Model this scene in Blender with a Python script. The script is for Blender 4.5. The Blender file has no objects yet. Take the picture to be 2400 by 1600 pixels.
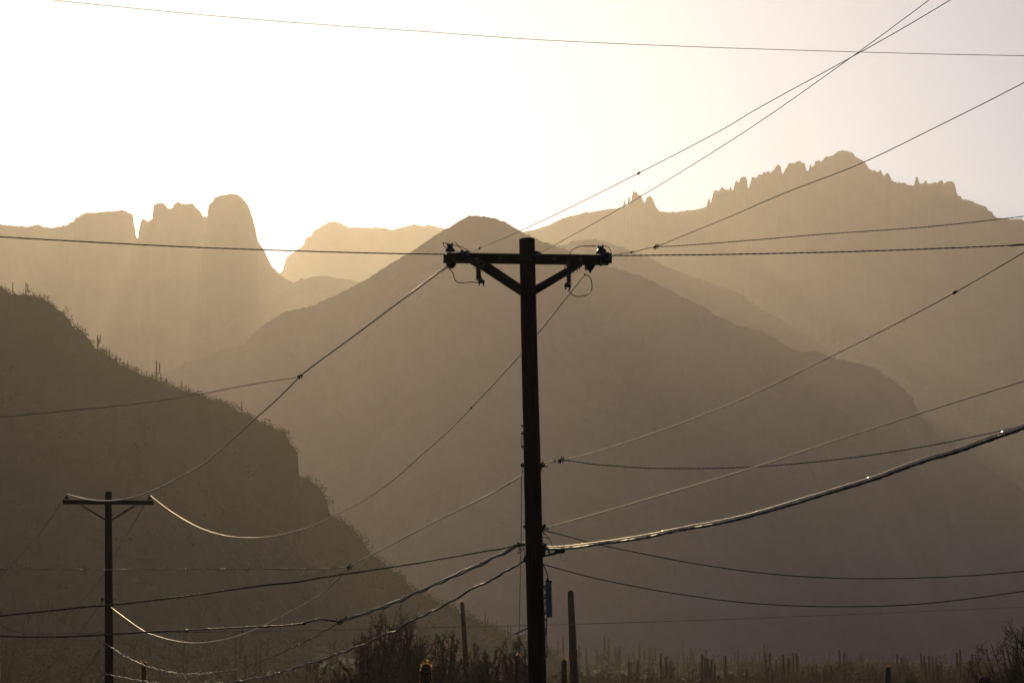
import bpy, bmesh, math, random
import numpy as np
from mathutils import Vector, Matrix

R = math.radians
random.seed(7)
SC = bpy.context.scene
COL = SC.collection

# ------------------------------------------------------------------ camera
PITCH = R(8.2)
F = 8000.0                     # focal length in units of 1/2400 of the picture width
CAM = Vector((0.0, 0.0, 1.7))
cam_data = bpy.data.cameras.new('camera')
cam_data.sensor_width = 36.0
cam_data.lens = 120.0
cam_data.clip_start = 0.5
cam_data.clip_end = 30000.0
cam = bpy.data.objects.new('camera', cam_data)
cam.location = CAM
cam.rotation_euler = (math.pi / 2 + PITCH, 0, 0)
COL.objects.link(cam)
SC.camera = cam

# ------------------------------------------------------------------ light
SUN_AZ = R(-4.6)               # left of the viewing direction
SUN_EL = R(14.6)
world = bpy.data.worlds.new('World')
SC.world = world
world.use_nodes = True
wn = world.node_tree.nodes
bg = wn['Background']
sky = wn.new('ShaderNodeTexSky')
sky.sky_type = 'NISHITA'
sky.sun_disc = False
sky.sun_elevation = SUN_EL
sky.sun_rotation = SUN_AZ
sky.altitude = 800
sky.air_density = 0.7
sky.dust_density = 1.55
sky.ozone_density = 4.0
world.node_tree.links.new(sky.outputs[0], bg.inputs[0])
bg.inputs[1].default_value = 0.15

sun_data = bpy.data.lights.new('sun', 'SUN')
sun_data.energy = 4.0
sun_data.angle = R(0.5)
sun_data.color = (1.0, 0.75, 0.425)
sun = bpy.data.objects.new('sun', sun_data)
sdir = Vector((math.sin(SUN_AZ) * math.cos(SUN_EL), math.cos(SUN_AZ) * math.cos(SUN_EL), math.sin(SUN_EL)))
sun.rotation_euler = sdir.to_track_quat('Z', 'Y').to_euler()
COL.objects.link(sun)

SC.view_settings.view_transform = 'Standard'
SC.view_settings.look = 'None'
SC.view_settings.gamma = 1.0
SC.view_settings.use_curve_mapping = False
SC.view_settings.exposure = -1.74
SC.cycles.volume_bounces = 0
SC.cycles.max_bounces = 6
SC.cycles.use_denoising = True


# ------------------------------------------------------------------ helpers
def ray(px, py):
    """viewing direction through a point of the 2400 x 1600 photograph"""
    fx, fy = px - 1200.0, 800.0 - py
    c, s = math.cos(PITCH), math.sin(PITCH)
    return Vector((fx, F * c - fy * s, F * s + fy * c))


def at(px, py, Y):
    """the point of the world at depth Y seen at (px, py)"""
    d = ray(px, py)
    return CAM + d * (Y / d.y)


def smooth(a, b, x):
    t = np.clip((x - a) / (b - a), 0, 1)
    return t * t * (3 - 2 * t)


def _hash(ix, iy, seed):
    h = (ix.astype(np.int64) * 374761393 + iy.astype(np.int64) * 668265263 + seed * 974711) & 0x7fffffff
    h = ((h ^ (h >> 13)) * 1274126177) & 0x7fffffff
    h = h ^ (h >> 16)
    return (h & 0xffff) / 65535.0


def vnoise(x, y, seed=0):
    ix, iy = np.floor(x), np.floor(y)
    fx, fy = x - ix, y - iy
    fx = fx * fx * (3 - 2 * fx)
    fy = fy * fy * (3 - 2 * fy)
    a = _hash(ix, iy, seed); b = _hash(ix + 1, iy, seed)
    c = _hash(ix, iy + 1, seed); d = _hash(ix + 1, iy + 1, seed)
    return (a + (b - a) * fx + (c - a) * fy + (a - b - c + d) * fx * fy) * 2 - 1


def fbm(x, y, octv=5, seed=0, gain=0.5, ridged=False):
    x = np.asarray(x, float); y = np.asarray(y, float)
    s = np.zeros(np.broadcast(x, y).shape); amp = 1.0
    for k in range(octv):
        n = vnoise(x * 2 ** k + 17.3 * k, y * 2 ** k - 9.1 * k, seed + k)
        if ridged:
            n = 1 - 2 * np.abs(n)
        s = s + amp * n
        amp *= gain
    return s


def new_obj(name, mesh, parent=None):
    o = bpy.data.objects.new(name, mesh)
    COL.objects.link(o)
    if parent is not None:
        o.parent = parent
    return o


def tag(o, label=None, cat=None, group=None, kind=None):
    if label: o['label'] = label
    if cat: o['category'] = cat
    if group: o['group'] = group
    if kind: o['kind'] = kind
    return o


def thing(name, loc, label, cat, group=None):
    o = bpy.data.objects.new(name, None)
    o.empty_display_size = 0.3
    o.location = loc
    COL.objects.link(o)
    return tag(o, label, cat, group)


def mesh_np(name, verts, faces, mat, smooth_shade=True):
    """verts (n,3) array, faces (m,k) array"""
    me = bpy.data.meshes.new(name)
    verts = np.asarray(verts, np.float32); faces = np.asarray(faces, np.int32)
    k = faces.shape[1]
    me.vertices.add(len(verts)); me.vertices.foreach_set('co', verts.ravel())
    me.loops.add(faces.size); me.loops.foreach_set('vertex_index', faces.ravel())
    me.polygons.add(len(faces))
    me.polygons.foreach_set('loop_start', np.arange(0, faces.size, k, dtype=np.int32))
    me.polygons.foreach_set('loop_total', np.full(len(faces), k, np.int32))
    me.polygons.foreach_set('use_smooth', np.full(len(faces), smooth_shade))
    me.update(calc_edges=True)
    me.validate()
    me.materials.append(mat)
    return me


def grid_faces(nu, nv):
    i = np.arange(nu - 1)[:, None] * nv + np.arange(nv - 1)[None, :]
    i = i.ravel()
    return np.stack([i, i + nv, i + nv + 1, i + 1], 1)


# ------------------------------------------------------------------ materials
def material(name, color, rough=0.8, metal=0.0, noise=None, spec=0.5, bump=None):
    """noise = (scale, second colour, detail, stretch) ; bump = (scale, strength)"""
    m = bpy.data.materials.new(name)
    m.use_nodes = True
    nt = m.node_tree
    b = nt.nodes['Principled BSDF']
    b.inputs['Base Color'].default_value = (*color, 1)
    b.inputs['Roughness'].default_value = rough
    b.inputs['Metallic'].default_value = metal
    b.inputs['Specular IOR Level'].default_value = spec
    if noise or bump:
        tc = nt.nodes.new('ShaderNodeTexCoord')
        mp = nt.nodes.new('ShaderNodeMapping')
        nt.links.new(tc.outputs['Object'], mp.inputs[0])
        if noise and len(noise) > 3:
            mp.inputs['Scale'].default_value = noise[3]
    if noise:
        n = nt.nodes.new('ShaderNodeTexNoise')
        n.inputs['Scale'].default_value = noise[0]
        n.inputs['Detail'].default_value = noise[2]
        n.inputs['Roughness'].default_value = 0.65
        nt.links.new(mp.outputs[0], n.inputs['Vector'])
        rp = nt.nodes.new('ShaderNodeValToRGB')
        rp.color_ramp.elements[0].position = 0.35
        rp.color_ramp.elements[1].position = 0.65
        rp.color_ramp.elements[0].color = (*color, 1)
        rp.color_ramp.elements[1].color = (*noise[1], 1)
        nt.links.new(n.outputs[0], rp.inputs[0])
        nt.links.new(rp.outputs[0], b.inputs['Base Color'])
    if bump:
        n2 = nt.nodes.new('ShaderNodeTexNoise')
        n2.inputs['Scale'].default_value = bump[0]
        n2.inputs['Detail'].default_value = 6
        nt.links.new(mp.outputs[0], n2.inputs['Vector'])
        bp = nt.nodes.new('ShaderNodeBump')
        bp.inputs['Strength'].default_value = bump[1]
        nt.links.new(n2.outputs[0], bp.inputs['Height'])
        nt.links.new(bp.outputs[0], b.inputs['Normal'])
    return m


M = {}
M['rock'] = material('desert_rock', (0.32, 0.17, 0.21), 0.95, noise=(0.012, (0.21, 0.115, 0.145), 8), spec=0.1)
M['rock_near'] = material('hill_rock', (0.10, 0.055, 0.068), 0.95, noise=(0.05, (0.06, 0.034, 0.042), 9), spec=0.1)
M['soil'] = material('desert_soil', (0.065, 0.045, 0.036), 0.95, noise=(0.08, (0.035, 0.029, 0.02), 9), spec=0.1)


# ------------------------------------------------------------------ ground
def ground_h(x, y):
    x = np.asarray(x, float); y = np.asarray(y, float)
    d = np.clip(y - 80, 0, None)
    h = 0.052 * d * smooth(0, 220, d)
    h = np.where(d > 2500, 0.052 * 2500 + 0.01 * (d - 2500), h)
    far = smooth(150, 700, y)
    h = h + far * 1.6 * fbm(x / 70, y / 70, 4, 5)
    h = h + 9 * smooth(30, -50, x + 0.02 * y) * smooth(430, 900, y)      # the fan below the near hill
    h = h + 0.06 * fbm(x / 4, y / 4, 3, 9) * (1 - far)
    return h


def build_ground():
    ys = np.concatenate([np.linspace(-300, 20, 12), np.linspace(24, 300, 110), np.linspace(306, 1300, 200), np.linspace(1330, 3000, 40), np.linspace(3200, 9000, 20)])
    u = np.linspace(-1, 1, 221)
    xs = np.sign(u) * (np.abs(u) ** 2.2) * 4000
    X, Y = np.meshgrid(xs, ys, indexing='ij')
    Z = ground_h(X, Y)
    me = mesh_np('ground', np.stack([X, Y, Z], -1).reshape(-1, 3), grid_faces(len(xs), len(ys)), M['soil'])
    return tag(new_obj('ground', me), 'brushy desert floor rising towards the mountains', kind='structure')


GROUND = build_ground()


# ------------------------------------------------------------------ mountains
def gauss_smooth(a, w):
    if w < 0.5:
        return a.copy()
    r = int(w * 3) + 1
    k = np.exp(-0.5 * (np.arange(-r, r + 1) / w) ** 2); k /= k.sum()
    return np.convolve(np.pad(a, r, mode='edge'), k, 'valid')


def mountain(name, label, prof, Y, mat='rock', step=1.6, jag=1.2, slope=34.0, cliff=0.0, meander=0.05, seed=1,
             gully=0.16, base_el=2.6, nv=70, back=1.0, blur=26, size=None):
    """a ridge seen along prof (photo points) at depth Y, with a front and a back slope of its own"""
    prof = np.array(prof, float)
    px = np.arange(prof[0, 0], prof[-1, 0] + step, step)
    py = np.interp(px, prof[:, 0], prof[:, 1])
    crag = fbm(px / 19.0, px * 0 + seed, 5, seed, 0.62)
    py = py + jag * (0.7 * crag + 0.3 * np.round(crag * 1.6) / 1.6)      # broken, stepped rock edge
    py = py - jag * 2.6 * np.clip(fbm(px / 4.2, px * 0 + 4.7, 2, seed + 50) - 0.35, 0, 1.0)      # brush and boulders on the crest
    Yr = Y * (1 + meander * fbm(px / 420.0, px * 0 + 3.3, 2, seed + 9))
    P = np.array([at(a, b, c) for a, b, c in zip(px, py, Yr)])
    base = Y * math.tan(R(base_el)) * 0.75
    H = P[:, 2] - base
    H = np.maximum(H, 4.0)
    tt = np.concatenate([-np.linspace(1, 0, nv // 2, endpoint=False) ** 1.5 * back, np.linspace(0, 1, nv) ** 1.6])
    Hbig = gauss_smooth(H, 60 / step) if len(H) > 200 else gauss_smooth(H, 20 / step)
    run = np.maximum(Hbig, 0.35 * Hbig.max()) / math.tan(R(slope))
    V = np.zeros((len(px), len(tt), 3))
    for j, t in enumerate(tt):
        a = abs(t)
        hs = gauss_smooth(H, blur / step * a ** 0.38)
        hs = np.minimum(hs, H + 0.5 * a * Hbig)
        prof_t = (1 - a) ** 1.12
        if cliff:
            prof_t = prof_t * (1 - cliff * (1 - math.exp(-a * 22)) * (1 - a))
        x = P[:, 0] * (1 - t * run / Yr)
        y = Yr - t * run
        g = fbm(P[:, 0] / (0.10 * Y), (P[:, 1] * 0 + y) / (0.22 * Y), 6, seed + 21, 0.55, True) - 0.6
        amp = gully * Hbig * min(1.0, a * 4.0) * (1 - a) ** 0.5
        y = y + (g * 0.45 * amp) * (1 if t > 0 else -1)
        z = base + hs * prof_t - np.abs(amp) * 0.35 * (g < 0) * (-g) - amp * 0.12
        if a < 1e-9:
            z = P[:, 2]
        fine = 0.010 * Hbig.max() * fbm(x / (0.006 * Y), y / (0.006 * Y), 3, seed + 33)
        z = z + fine * min(1.0, a * 12)
        z = np.where(a > 0.98, base - 12, z)
        V[:, j] = np.stack([x, y, z], -1)
    me = mesh_np(name, V.reshape(-1, 3), grid_faces(len(px), len(tt)), M[mat])
    o = new_obj(name, me)
    tag(o, label, kind='structure')
    return o, P, px


def crop(pts, x0, y0, k):
    return [(x0 + a / k, y0 + b / k) for a, b in pts]


K1 = 1.96
butte_prof = crop([(-3800, 1900), (-2800, 1400), (-2000, 1000), (-1300, 760), (-900, 640), (-500, 520), (-300, 430), (-150, 455), (0, 442), (130, 455), (178, 442), (200, 452), (240, 460), (270, 452)], 0, 300, K1) + \
    crop([(0, 455), (40, 430), (80, 435), (125, 390), (160, 390), (185, 340), (215, 350), (235, 315), (310, 295), (450, 285), (600, 270), (730, 255), (770, 275), (840, 305), (848, 400), (868, 490), (877, 570), (900, 582), (908, 500), (935, 375), (955, 355),
          (990, 370), (1010, 395), (1055, 370), (1065, 355), (1080, 205), (1130, 178), (1190, 178), (1215, 200), (1245, 235), (1298, 232), (1310, 195), (1355, 158), (1400, 185), (1440, 188), (1480, 185), (1525, 180), (1570, 240), (1610, 265), (1650, 338),
          (1668, 318), (1692, 338), (1710, 195), (1760, 150), (1780, 115), (1850, 90), (1900, 85), (1970, 70), (2040, 75), (2090, 110), (2130, 150), (2170, 220), (2220, 360), (2250, 480), (2275, 610), (2300, 650), (2340, 700)], 140, 440, 4.9) + \
    crop([(1250, 640), (1280, 665), (1310, 690), (1350, 716), (1450, 790), (1560, 900), (1700, 1050), (1900, 1300)], 0, 300, K1)
mesa_prof = crop([(900, 900), (1100, 800), (1200, 730), (1285, 664)], 0, 300, K1) + \
    crop([(110, 700), (140, 600), (165, 530), (210, 490), (255, 465), (290, 440), (330, 420), (370, 375), (390, 310), (420, 285), (450, 280), (490, 215), (510, 185), (560, 165), (620, 125), (680, 110), (745, 102), (810, 115), (860, 145), (900, 175),
          (1000, 175), (1130, 180), (1320, 178), (1440, 195), (1540, 175), (1640, 150), (1700, 130), (1740, 145), (1880, 150), (2040, 188)], 640, 500, 5.113) + crop([(2200, 480), (2400, 520), (2700, 600)], 0, 300, K1)
knoll_prof = crop([(900, 1000), (1150, 830), (1300, 735), (1350, 710), (1380, 695), (1430, 682), (1490, 680), (1560, 690), (1640, 705), (1760, 750), (2000, 850)], 0, 300, K1)
far_prof = crop([(-1300, 1100), (-700, 760), (-400, 610), (-200, 530), (0, 490), (80, 470), (110, 465), (160, 450), (230, 415), (330, 392), (430, 375), (465, 372)], 1200, 300, K1) + \
    crop([(0, 590), (60, 575), (132, 548), (151, 432), (172, 520), (178, 545), (205, 540), (214, 402), (235, 408), (240, 502), (258, 492), (270, 400), (290, 318), (305, 325), (315, 352), (345, 328), (360, 365), (378, 382), (400, 372), (420, 420), (450, 485), (470, 490),
          (495, 405), (520, 390), (543, 380), (590, 440), (640, 570), (690, 625), (860, 640), (910, 615), (930, 635), (1080, 620), (1105, 600), (1120, 612), (1350, 570), (1412, 547)], 1440, 400, 6.533) + \
    crop([(110, 1000), (124, 908), (150, 888), (168, 972), (190, 860), (213, 765), (250, 758), (290, 767), (325, 720), (345, 698), (380, 742), (410, 757), (418, 733), (428, 762), (455, 747), (475, 676), (492, 757), (510, 772), (530, 680), (555, 602), (575, 625), (600, 642),
          (620, 568), (680, 553), (720, 568), (732, 660), (738, 742), (748, 732), (778, 640), (805, 538), (835, 565), (880, 567), (895, 515), (925, 508), (950, 517), (985, 466), (1010, 492), (1025, 464), (1060, 458), (1075, 492), (1100, 480), (1115, 450), (1145, 440), (1162, 388),
          (1220, 362), (1246, 400), (1252, 472), (1272, 518), (1300, 450), (1325, 420), (1360, 348), (1385, 338), (1450, 352), (1500, 316), (1540, 310), (1570, 352), (1590, 333), (1620, 380), (1630, 462), (1668, 462), (1690, 336), (1710, 397), (1750, 380), (1775, 286), (1800, 322),
          (1828, 281), (1845, 327), (1895, 300), (1910, 248), (1955, 233), (1975, 250), (1990, 229)], 1640, 330, 6.533) + \
    crop([(60, 130), (120, 75), (180, 62), (240, 70), (300, 92), (330, 140), (400, 175), (440, 200), (480, 260), (500, 290), (553, 312), (563, 282), (574, 317), (600, 325), (635, 296), (650, 335), (680, 372), (690, 345), (720, 325), (745, 370), (770, 430), (848, 460), (857, 420),
          (867, 462), (920, 450), (950, 475), (1035, 487), (1055, 388), (1075, 374), (1098, 460), (1140, 470), (1180, 426), (1192, 467), (1220, 470), (1280, 450), (1310, 460), (1335, 430), (1375, 423), (1388, 467), (1430, 435), (1490, 433), (1520, 460), (1550, 590), (1560, 615),
          (1598, 613), (1610, 655), (1660, 660), (1740, 675), (1770, 700), (1830, 715), (1900, 740), (1912, 772), (1940, 795), (1970, 800), (1985, 845), (2040, 870), (2120, 875), (2200, 885), (2320, 885), (2352, 910)], 1940, 340, 5.113) + crop([(2500, 480), (2700, 520), (3000, 600), (3500, 820), (4300, 1200), (5200, 1700), (6000, 2200)], 1200, 300, K1)
spur_prof = crop([(-200, 700), (0, 610), (150, 560), (290, 520), (370, 515), (430, 520), (500, 545), (560, 570), (640, 600), (760, 655), (880, 700), (980, 735), (1060, 770), (1130, 820), (1180, 850),
                  (1240, 880), (1330, 935), (1400, 975), (1440, 995), (1480, 1005), (1540, 1040), (1610, 1078), (1700, 1125), (1790, 1175), (1850, 1195), (1920, 1225), (1960, 1250), (2000, 1280),
                  (2100, 1340), (2200, 1400), (2350, 1500), (2700, 1700), (3200, 1960), (3700, 2200)], 1200, 300, K1)
peak_prof = crop([(300, 1400), (500, 1260), (640, 1175), (750, 1130), (800, 1105), (860, 1075), (960, 1050), (1040, 1012), (1115, 995), (1160, 950), (1200, 915), (1240, 885), (1300, 850), (1420, 820), (1500, 790), (1600, 740), (1680, 700),
                  (1760, 645), (1840, 595), (1880, 575), (1920, 545), (1960, 520), (2000, 495), (2050, 465), (2100, 430), (2150, 405), (2190, 398)], 0, 300, K1) + \
            crop([(-40, 425), (0, 452), (60, 482), (130, 515), (200, 545), (300, 582), (460, 640), (560, 670), (640, 700), (760, 765), (860, 815), (960, 870), (1050, 910), (1140, 930), (1220, 970), (1260, 1005), (1330, 1028),
                  (1410, 1025), (1470, 1055), (1550, 1075), (1620, 1090), (1680, 1110), (1740, 1150), (1790, 1190), (1840, 1240), (1865, 1310), (1920, 1370), (1960, 1410), (2060, 1480), (2200, 1570), (2400, 1690), (2700, 1850), (3000, 2000)], 1200, 300, K1)
hill_prof = crop([(-5200, 2100), (-4200, 1500), (-3000, 900), (-2200, 700), (-1500, 560), (-800, 480), (-500, 540), (-250, 620), (0, 735), (20, 745), (50, 765), (110, 768), (160, 778), (210, 795), (245, 815), (265, 835), (290, 845), (320, 890), (340, 930), (350, 934), (366, 929), (376, 932), (395, 960), (435, 1005),
                  (470, 1030), (520, 1065), (590, 1105), (650, 1130), (720, 1160), (800, 1190), (830, 1205), (900, 1215), (960, 1240), (1050, 1270), (1075, 1290), (1130, 1315), (1190, 1350), (1250, 1365),
                  (1265, 1390), (1305, 1400), (1320, 1430), (1350, 1465), (1368, 1490), (1371, 1540)], 0, 300, K1) + \
            crop([(1642, 200), (1646, 262), (1690, 285), (1740, 320), (1770, 345), (1790, 390), (1805, 430), (1815, 480), (1860, 520), (1910, 530), (1940, 560), (1990, 610), (2020, 660), (2060, 710), (2130, 770),
                  (2200, 825), (2260, 880), (2340, 930), (2500, 1010), (2800, 1150), (3200, 1300)], 0, 1000, 2.352)
nub_prof = crop([(-2600, 900), (-1600, 480), (-900, 400), (-400, 560), (-150, 640), (0, 722), (20, 738), (60, 775), (120, 810), (300, 900)], 0, 300, K1)

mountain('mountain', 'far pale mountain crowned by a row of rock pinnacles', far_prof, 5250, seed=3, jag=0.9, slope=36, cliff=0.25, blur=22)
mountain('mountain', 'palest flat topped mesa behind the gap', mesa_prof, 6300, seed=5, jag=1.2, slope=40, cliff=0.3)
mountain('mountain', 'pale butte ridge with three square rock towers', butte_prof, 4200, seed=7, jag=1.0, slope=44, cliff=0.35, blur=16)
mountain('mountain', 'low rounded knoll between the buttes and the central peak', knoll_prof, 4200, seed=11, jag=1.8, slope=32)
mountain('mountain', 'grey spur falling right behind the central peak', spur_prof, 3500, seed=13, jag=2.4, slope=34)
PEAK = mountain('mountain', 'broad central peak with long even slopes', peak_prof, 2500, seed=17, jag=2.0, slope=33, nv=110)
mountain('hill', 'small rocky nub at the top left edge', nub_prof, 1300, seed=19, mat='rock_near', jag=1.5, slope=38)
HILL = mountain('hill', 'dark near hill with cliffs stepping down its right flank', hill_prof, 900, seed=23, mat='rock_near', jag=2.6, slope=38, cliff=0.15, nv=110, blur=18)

# ------------------------------------------------------------------ haze
def build_haze():
    hx, y0, y1, z0, z1 = 4300.0, -400.0, 9400.0, -6.0, 1260.0
    v = [(sx * hx, y, z) for z in (z0, z1) for y in (y0, y1) for sx in (-1, 1)]
    f = [(0, 2, 3, 1), (4, 5, 7, 6), (0, 1, 5, 4), (2, 6, 7, 3), (0, 4, 6, 2), (1, 3, 7, 5)]
    me = bpy.data.meshes.new('haze'); me.from_pydata(v, [], f); me.update()
    m = bpy.data.materials.new('dusty_air'); m.use_nodes = True
    nt = m.node_tree
    nt.nodes.remove(nt.nodes['Principled BSDF'])
    p = nt.nodes.new('ShaderNodeVolumePrincipled')
    p.inputs['Color'].default_value = (0.97, 0.91, 0.835, 1)
    p.inputs['Density'].default_value = 0.000068
    p.inputs['Density Attribute'].default_value = ''
    p.inputs['Anisotropy'].default_value = 0.775
    nt.links.new(p.outputs[0], nt.nodes['Material Output'].inputs['Volume'])
    me.materials.append(m)
    tag(new_obj('haze', me), 'golden backlit dust haze filling the valley air', kind='stuff')


build_haze()


# ------------------------------------------------------------------ shape builder
class MB:
    """collects boxes, tubes and turned shapes of one piece; build() links them as ONE mesh object"""

    def __init__(self):
        self.v, self.f = [], []

    def add(self, verts, faces):
        n = len(self.v)
        self.v.extend([tuple(p) for p in verts])
        self.f.extend([tuple(i + n for i in q) for q in faces])

    def bar(self, a, b, w, h, up=Vector((0, 0, 1)), ch=0.0):
        """rectangular timber from a to b, w across, h along up, with chamfered edges"""
        a, b = Vector(a), Vector(b)
        d = (b - a).normalized()
        s = d.cross(up).normalized()
        u = s.cross(d).normalized()
        ch = ch or min(w, h) * 0.08
        x, y = w / 2, h / 2
        sec = [(x - ch, y), (x, y - ch), (x, -y + ch), (x - ch, -y), (-x + ch, -y), (-x, -y + ch), (-x, y - ch), (-x + ch, y)]
        vs = [a + s * p + u * q for p, q in sec] + [b + s * p + u * q for p, q in sec]
        fs = [(i, (i + 1) % 8, 8 + (i + 1) % 8, 8 + i) for i in range(8)] + [tuple(range(7, -1, -1)), tuple(range(8, 16))]
        self.add(vs, fs)

    def tube(self, pts, r, n=8, cap=True):
        """round tube along pts; r a number or one per point"""
        pts = [Vector(p) for p in pts]
        m = len(pts)
        rs = [r] * m if not hasattr(r, '__len__') else list(r)
        t0 = (pts[1] - pts[0]).normalized()
        ref = Vector((0, 0, 1)) if abs(t0.z) < 0.9 else Vector((1, 0, 0))
        s = t0.cross(ref).normalized()
        vs = []
        for i, p in enumerate(pts):
            t = (pts[min(i + 1, m - 1)] - pts[max(i - 1, 0)])
            t = t.normalized() if t.length > 1e-9 else t0
            s = (s - t * s.dot(t)).normalized()
            u = t.cross(s)
            for k in range(n):
                a = 2 * math.pi * k / n
                vs.append(p + (s * math.cos(a) + u * math.sin(a)) * rs[i])
        fs = []
        for i in range(m - 1):
            for k in range(n):
                k2 = (k + 1) % n
                fs.append((i * n + k, i * n + k2, (i + 1) * n + k2, (i + 1) * n + k))
        if cap:
            fs.append(tuple(range(n - 1, -1, -1)))
            fs.append(tuple(range((m - 1) * n, m * n)))
        self.add(vs, fs)

    def lathe(self, base, axis, prof, n=14):
        """profile of (radius, height) turned round axis"""
        ax = Vector(axis).normalized()
        base = Vector(base)
        self.tube_ring(base, ax, prof, n)

    def tube_ring(self, base, ax, prof, n):
        ref = Vector((0, 0, 1)) if abs(ax.z) < 0.9 else Vector((1, 0, 0))
        s = ax.cross(ref).normalized(); u = ax.cross(s)
        vs, fs = [], []
        for (r, h) in prof:
            for k in range(n):
                a = 2 * math.pi * k / n
                vs.append(base + ax * h + (s * math.cos(a) + u * math.sin(a)) * max(r, 1e-4))
        for i in range(len(prof) - 1):
            for k in range(n):
                k2 = (k + 1) % n
                fs.append((i * n + k, i * n + k2, (i + 1) * n + k2, (i + 1) * n + k))
        fs.append(tuple(range(n - 1, -1, -1)))
        fs.append(tuple(range((len(prof) - 1) * n, len(prof) * n)))
        self.add(vs, fs)

    def build(self, name, mat, parent=None, smooth_shade=True, origin=None):
        org = Vector(origin) if origin is not None else (parent_world(parent) if parent is not None else Vector((0, 0, 0)))
        me = bpy.data.meshes.new(name)
        me.from_pydata([(p[0] - org.x, p[1] - org.y, p[2] - org.z) for p in self.v], [], self.f)
        me.update()
        if smooth_shade:
            me.polygons.foreach_set('use_smooth', [True] * len(me.polygons))
            me.set_sharp_from_angle(angle=R(40))
        me.materials.append(mat)
        o = new_obj(name, me, parent)
        if origin is not None and parent is None:
            o.location = org
        return o


def parent_world(o):
    p = Vector((0, 0, 0))
    while o is not None:
        p = p + Vector(o.location)
        o = o.parent
    return p


def catmull(pts, n=8):
    pts = [Vector(p) for p in pts]
    P = [pts[0] * 2 - pts[1]] + pts + [pts[-1] * 2 - pts[-2]]
    out = []
    for i in range(1, len(P) - 2):
        p0, p1, p2, p3 = P[i - 1], P[i], P[i + 1], P[i + 2]
        # centripetal spacing keeps unevenly spaced points from overshooting
        d1 = max((p1 - p0).length, 1e-6) ** 0.5; d2 = max((p2 - p1).length, 1e-6) ** 0.5; d3 = max((p3 - p2).length, 1e-6) ** 0.5
        m1 = (p2 - p1) - (p2 - p0) * (d2 / (d1 + d2)) + (p1 - p0) * (d2 / d1) if False else ((p1 - p0) / d1 - (p2 - p0) / (d1 + d2) + (p2 - p1) / d2) * d2
        m2 = ((p2 - p1) / d2 - (p3 - p1) / (d2 + d3) + (p3 - p2) / d3) * d2
        for k in range(n):
            t = k / n
            t2, t3 = t * t, t * t * t
            out.append(p1 * (2 * t3 - 3 * t2 + 1) + m1 * (t3 - 2 * t2 + t) + p2 * (-2 * t3 + 3 * t2) + m2 * (t3 - t2))
    out.append(pts[-1])
    return out


def weathered_wood(name, dark, light, across):
    """timber with dark checks running along local z (pole) or x (crossarm)"""
    return material(name, dark, 0.9, noise=(6.0, light, 9, across), spec=0.15, bump=(14.0, 0.5))


M['pole_wood'] = weathered_wood('pole_wood', (0.007, 0.0035, 0.0025), (0.021, 0.009, 0.006), (6, 6, 0.35))
M['arm_wood'] = weathered_wood('arm_wood', (0.007, 0.0035, 0.0025), (0.020, 0.009, 0.006), (0.35, 6, 6))
M['porcelain'] = material('blue_glaze', (0.006, 0.009, 0.022), 0.22, spec=0.35)
M['iron'] = material('dark_hardware', (0.018, 0.015, 0.013), 0.5, metal=0.5)
M['galvanized'] = material('galvanized_steel', (0.24, 0.20, 0.16), 0.25, metal=0.9)
M['rubber'] = material('black_insulation', (0.012, 0.010, 0.009), 0.35, spec=0.5)
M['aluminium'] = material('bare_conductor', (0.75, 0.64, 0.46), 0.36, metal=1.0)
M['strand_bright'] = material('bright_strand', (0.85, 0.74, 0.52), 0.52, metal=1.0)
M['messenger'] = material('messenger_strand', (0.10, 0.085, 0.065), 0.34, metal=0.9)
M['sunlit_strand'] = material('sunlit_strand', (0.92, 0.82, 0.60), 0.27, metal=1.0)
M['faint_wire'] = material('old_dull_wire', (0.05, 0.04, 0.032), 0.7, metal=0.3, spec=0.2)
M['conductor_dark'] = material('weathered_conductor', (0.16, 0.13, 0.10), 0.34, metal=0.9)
M['steel_strand'] = material('steel_strand', (0.45, 0.40, 0.32), 0.24, metal=1.0)
M['cable_black'] = material('black_cable', (0.010, 0.008, 0.007), 0.33, spec=0.07)
M['box_paint'] = material('blue_grey_housing', (0.13, 0.108, 0.094), 0.5, spec=0.2)

# ------------------------------------------------------------------ utility poles
Y1, Y2 = 49.5, 92.0


def pole_shaft(root, top, low, wt, wl, Y, seed, ground_z):
    """tapered round timber through the two photo points, down into the ground"""
    a, b = at(*top, Y), at(*low, Y)
    d = (b - a) / (a.z - b.z)
    L = a.z - (ground_z - 0.4)
    ra = wt / 2 * Y / F
    k = (wl / 2 * Y / F - ra) / (a.z - b.z)
    mb = MB()
    n, m = 28, 60
    vs, fs = [], []
    for i in range(m + 1):
        h = L * i / m
        c = a + d * h
        for j in range(n):
            an = 2 * math.pi * j / n
            wob = 1 + 0.022 * math.sin(an * 3 + seed + h * 0.25) + 0.016 * math.sin(an * 7 + 2.1 * h + seed) + 0.012 * random.uniform(-1, 1)
            r = (ra + k * h) * wob
            vs.append((c.x + r * math.cos(an), c.y + r * math.sin(an), c.z + (0.012 * math.cos(an + 1) if i == 0 else 0)))
    for i in range(m):
        for j in range(n):
            j2 = (j + 1) % n
            fs.append((i * n + j, (i + 1) * n + j, (i + 1) * n + j2, i * n + j2))
    fs.append(tuple(range(n)))
    mb.add(vs, fs)
    return mb.build('shaft', M['pole_wood'], root), a, d


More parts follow.
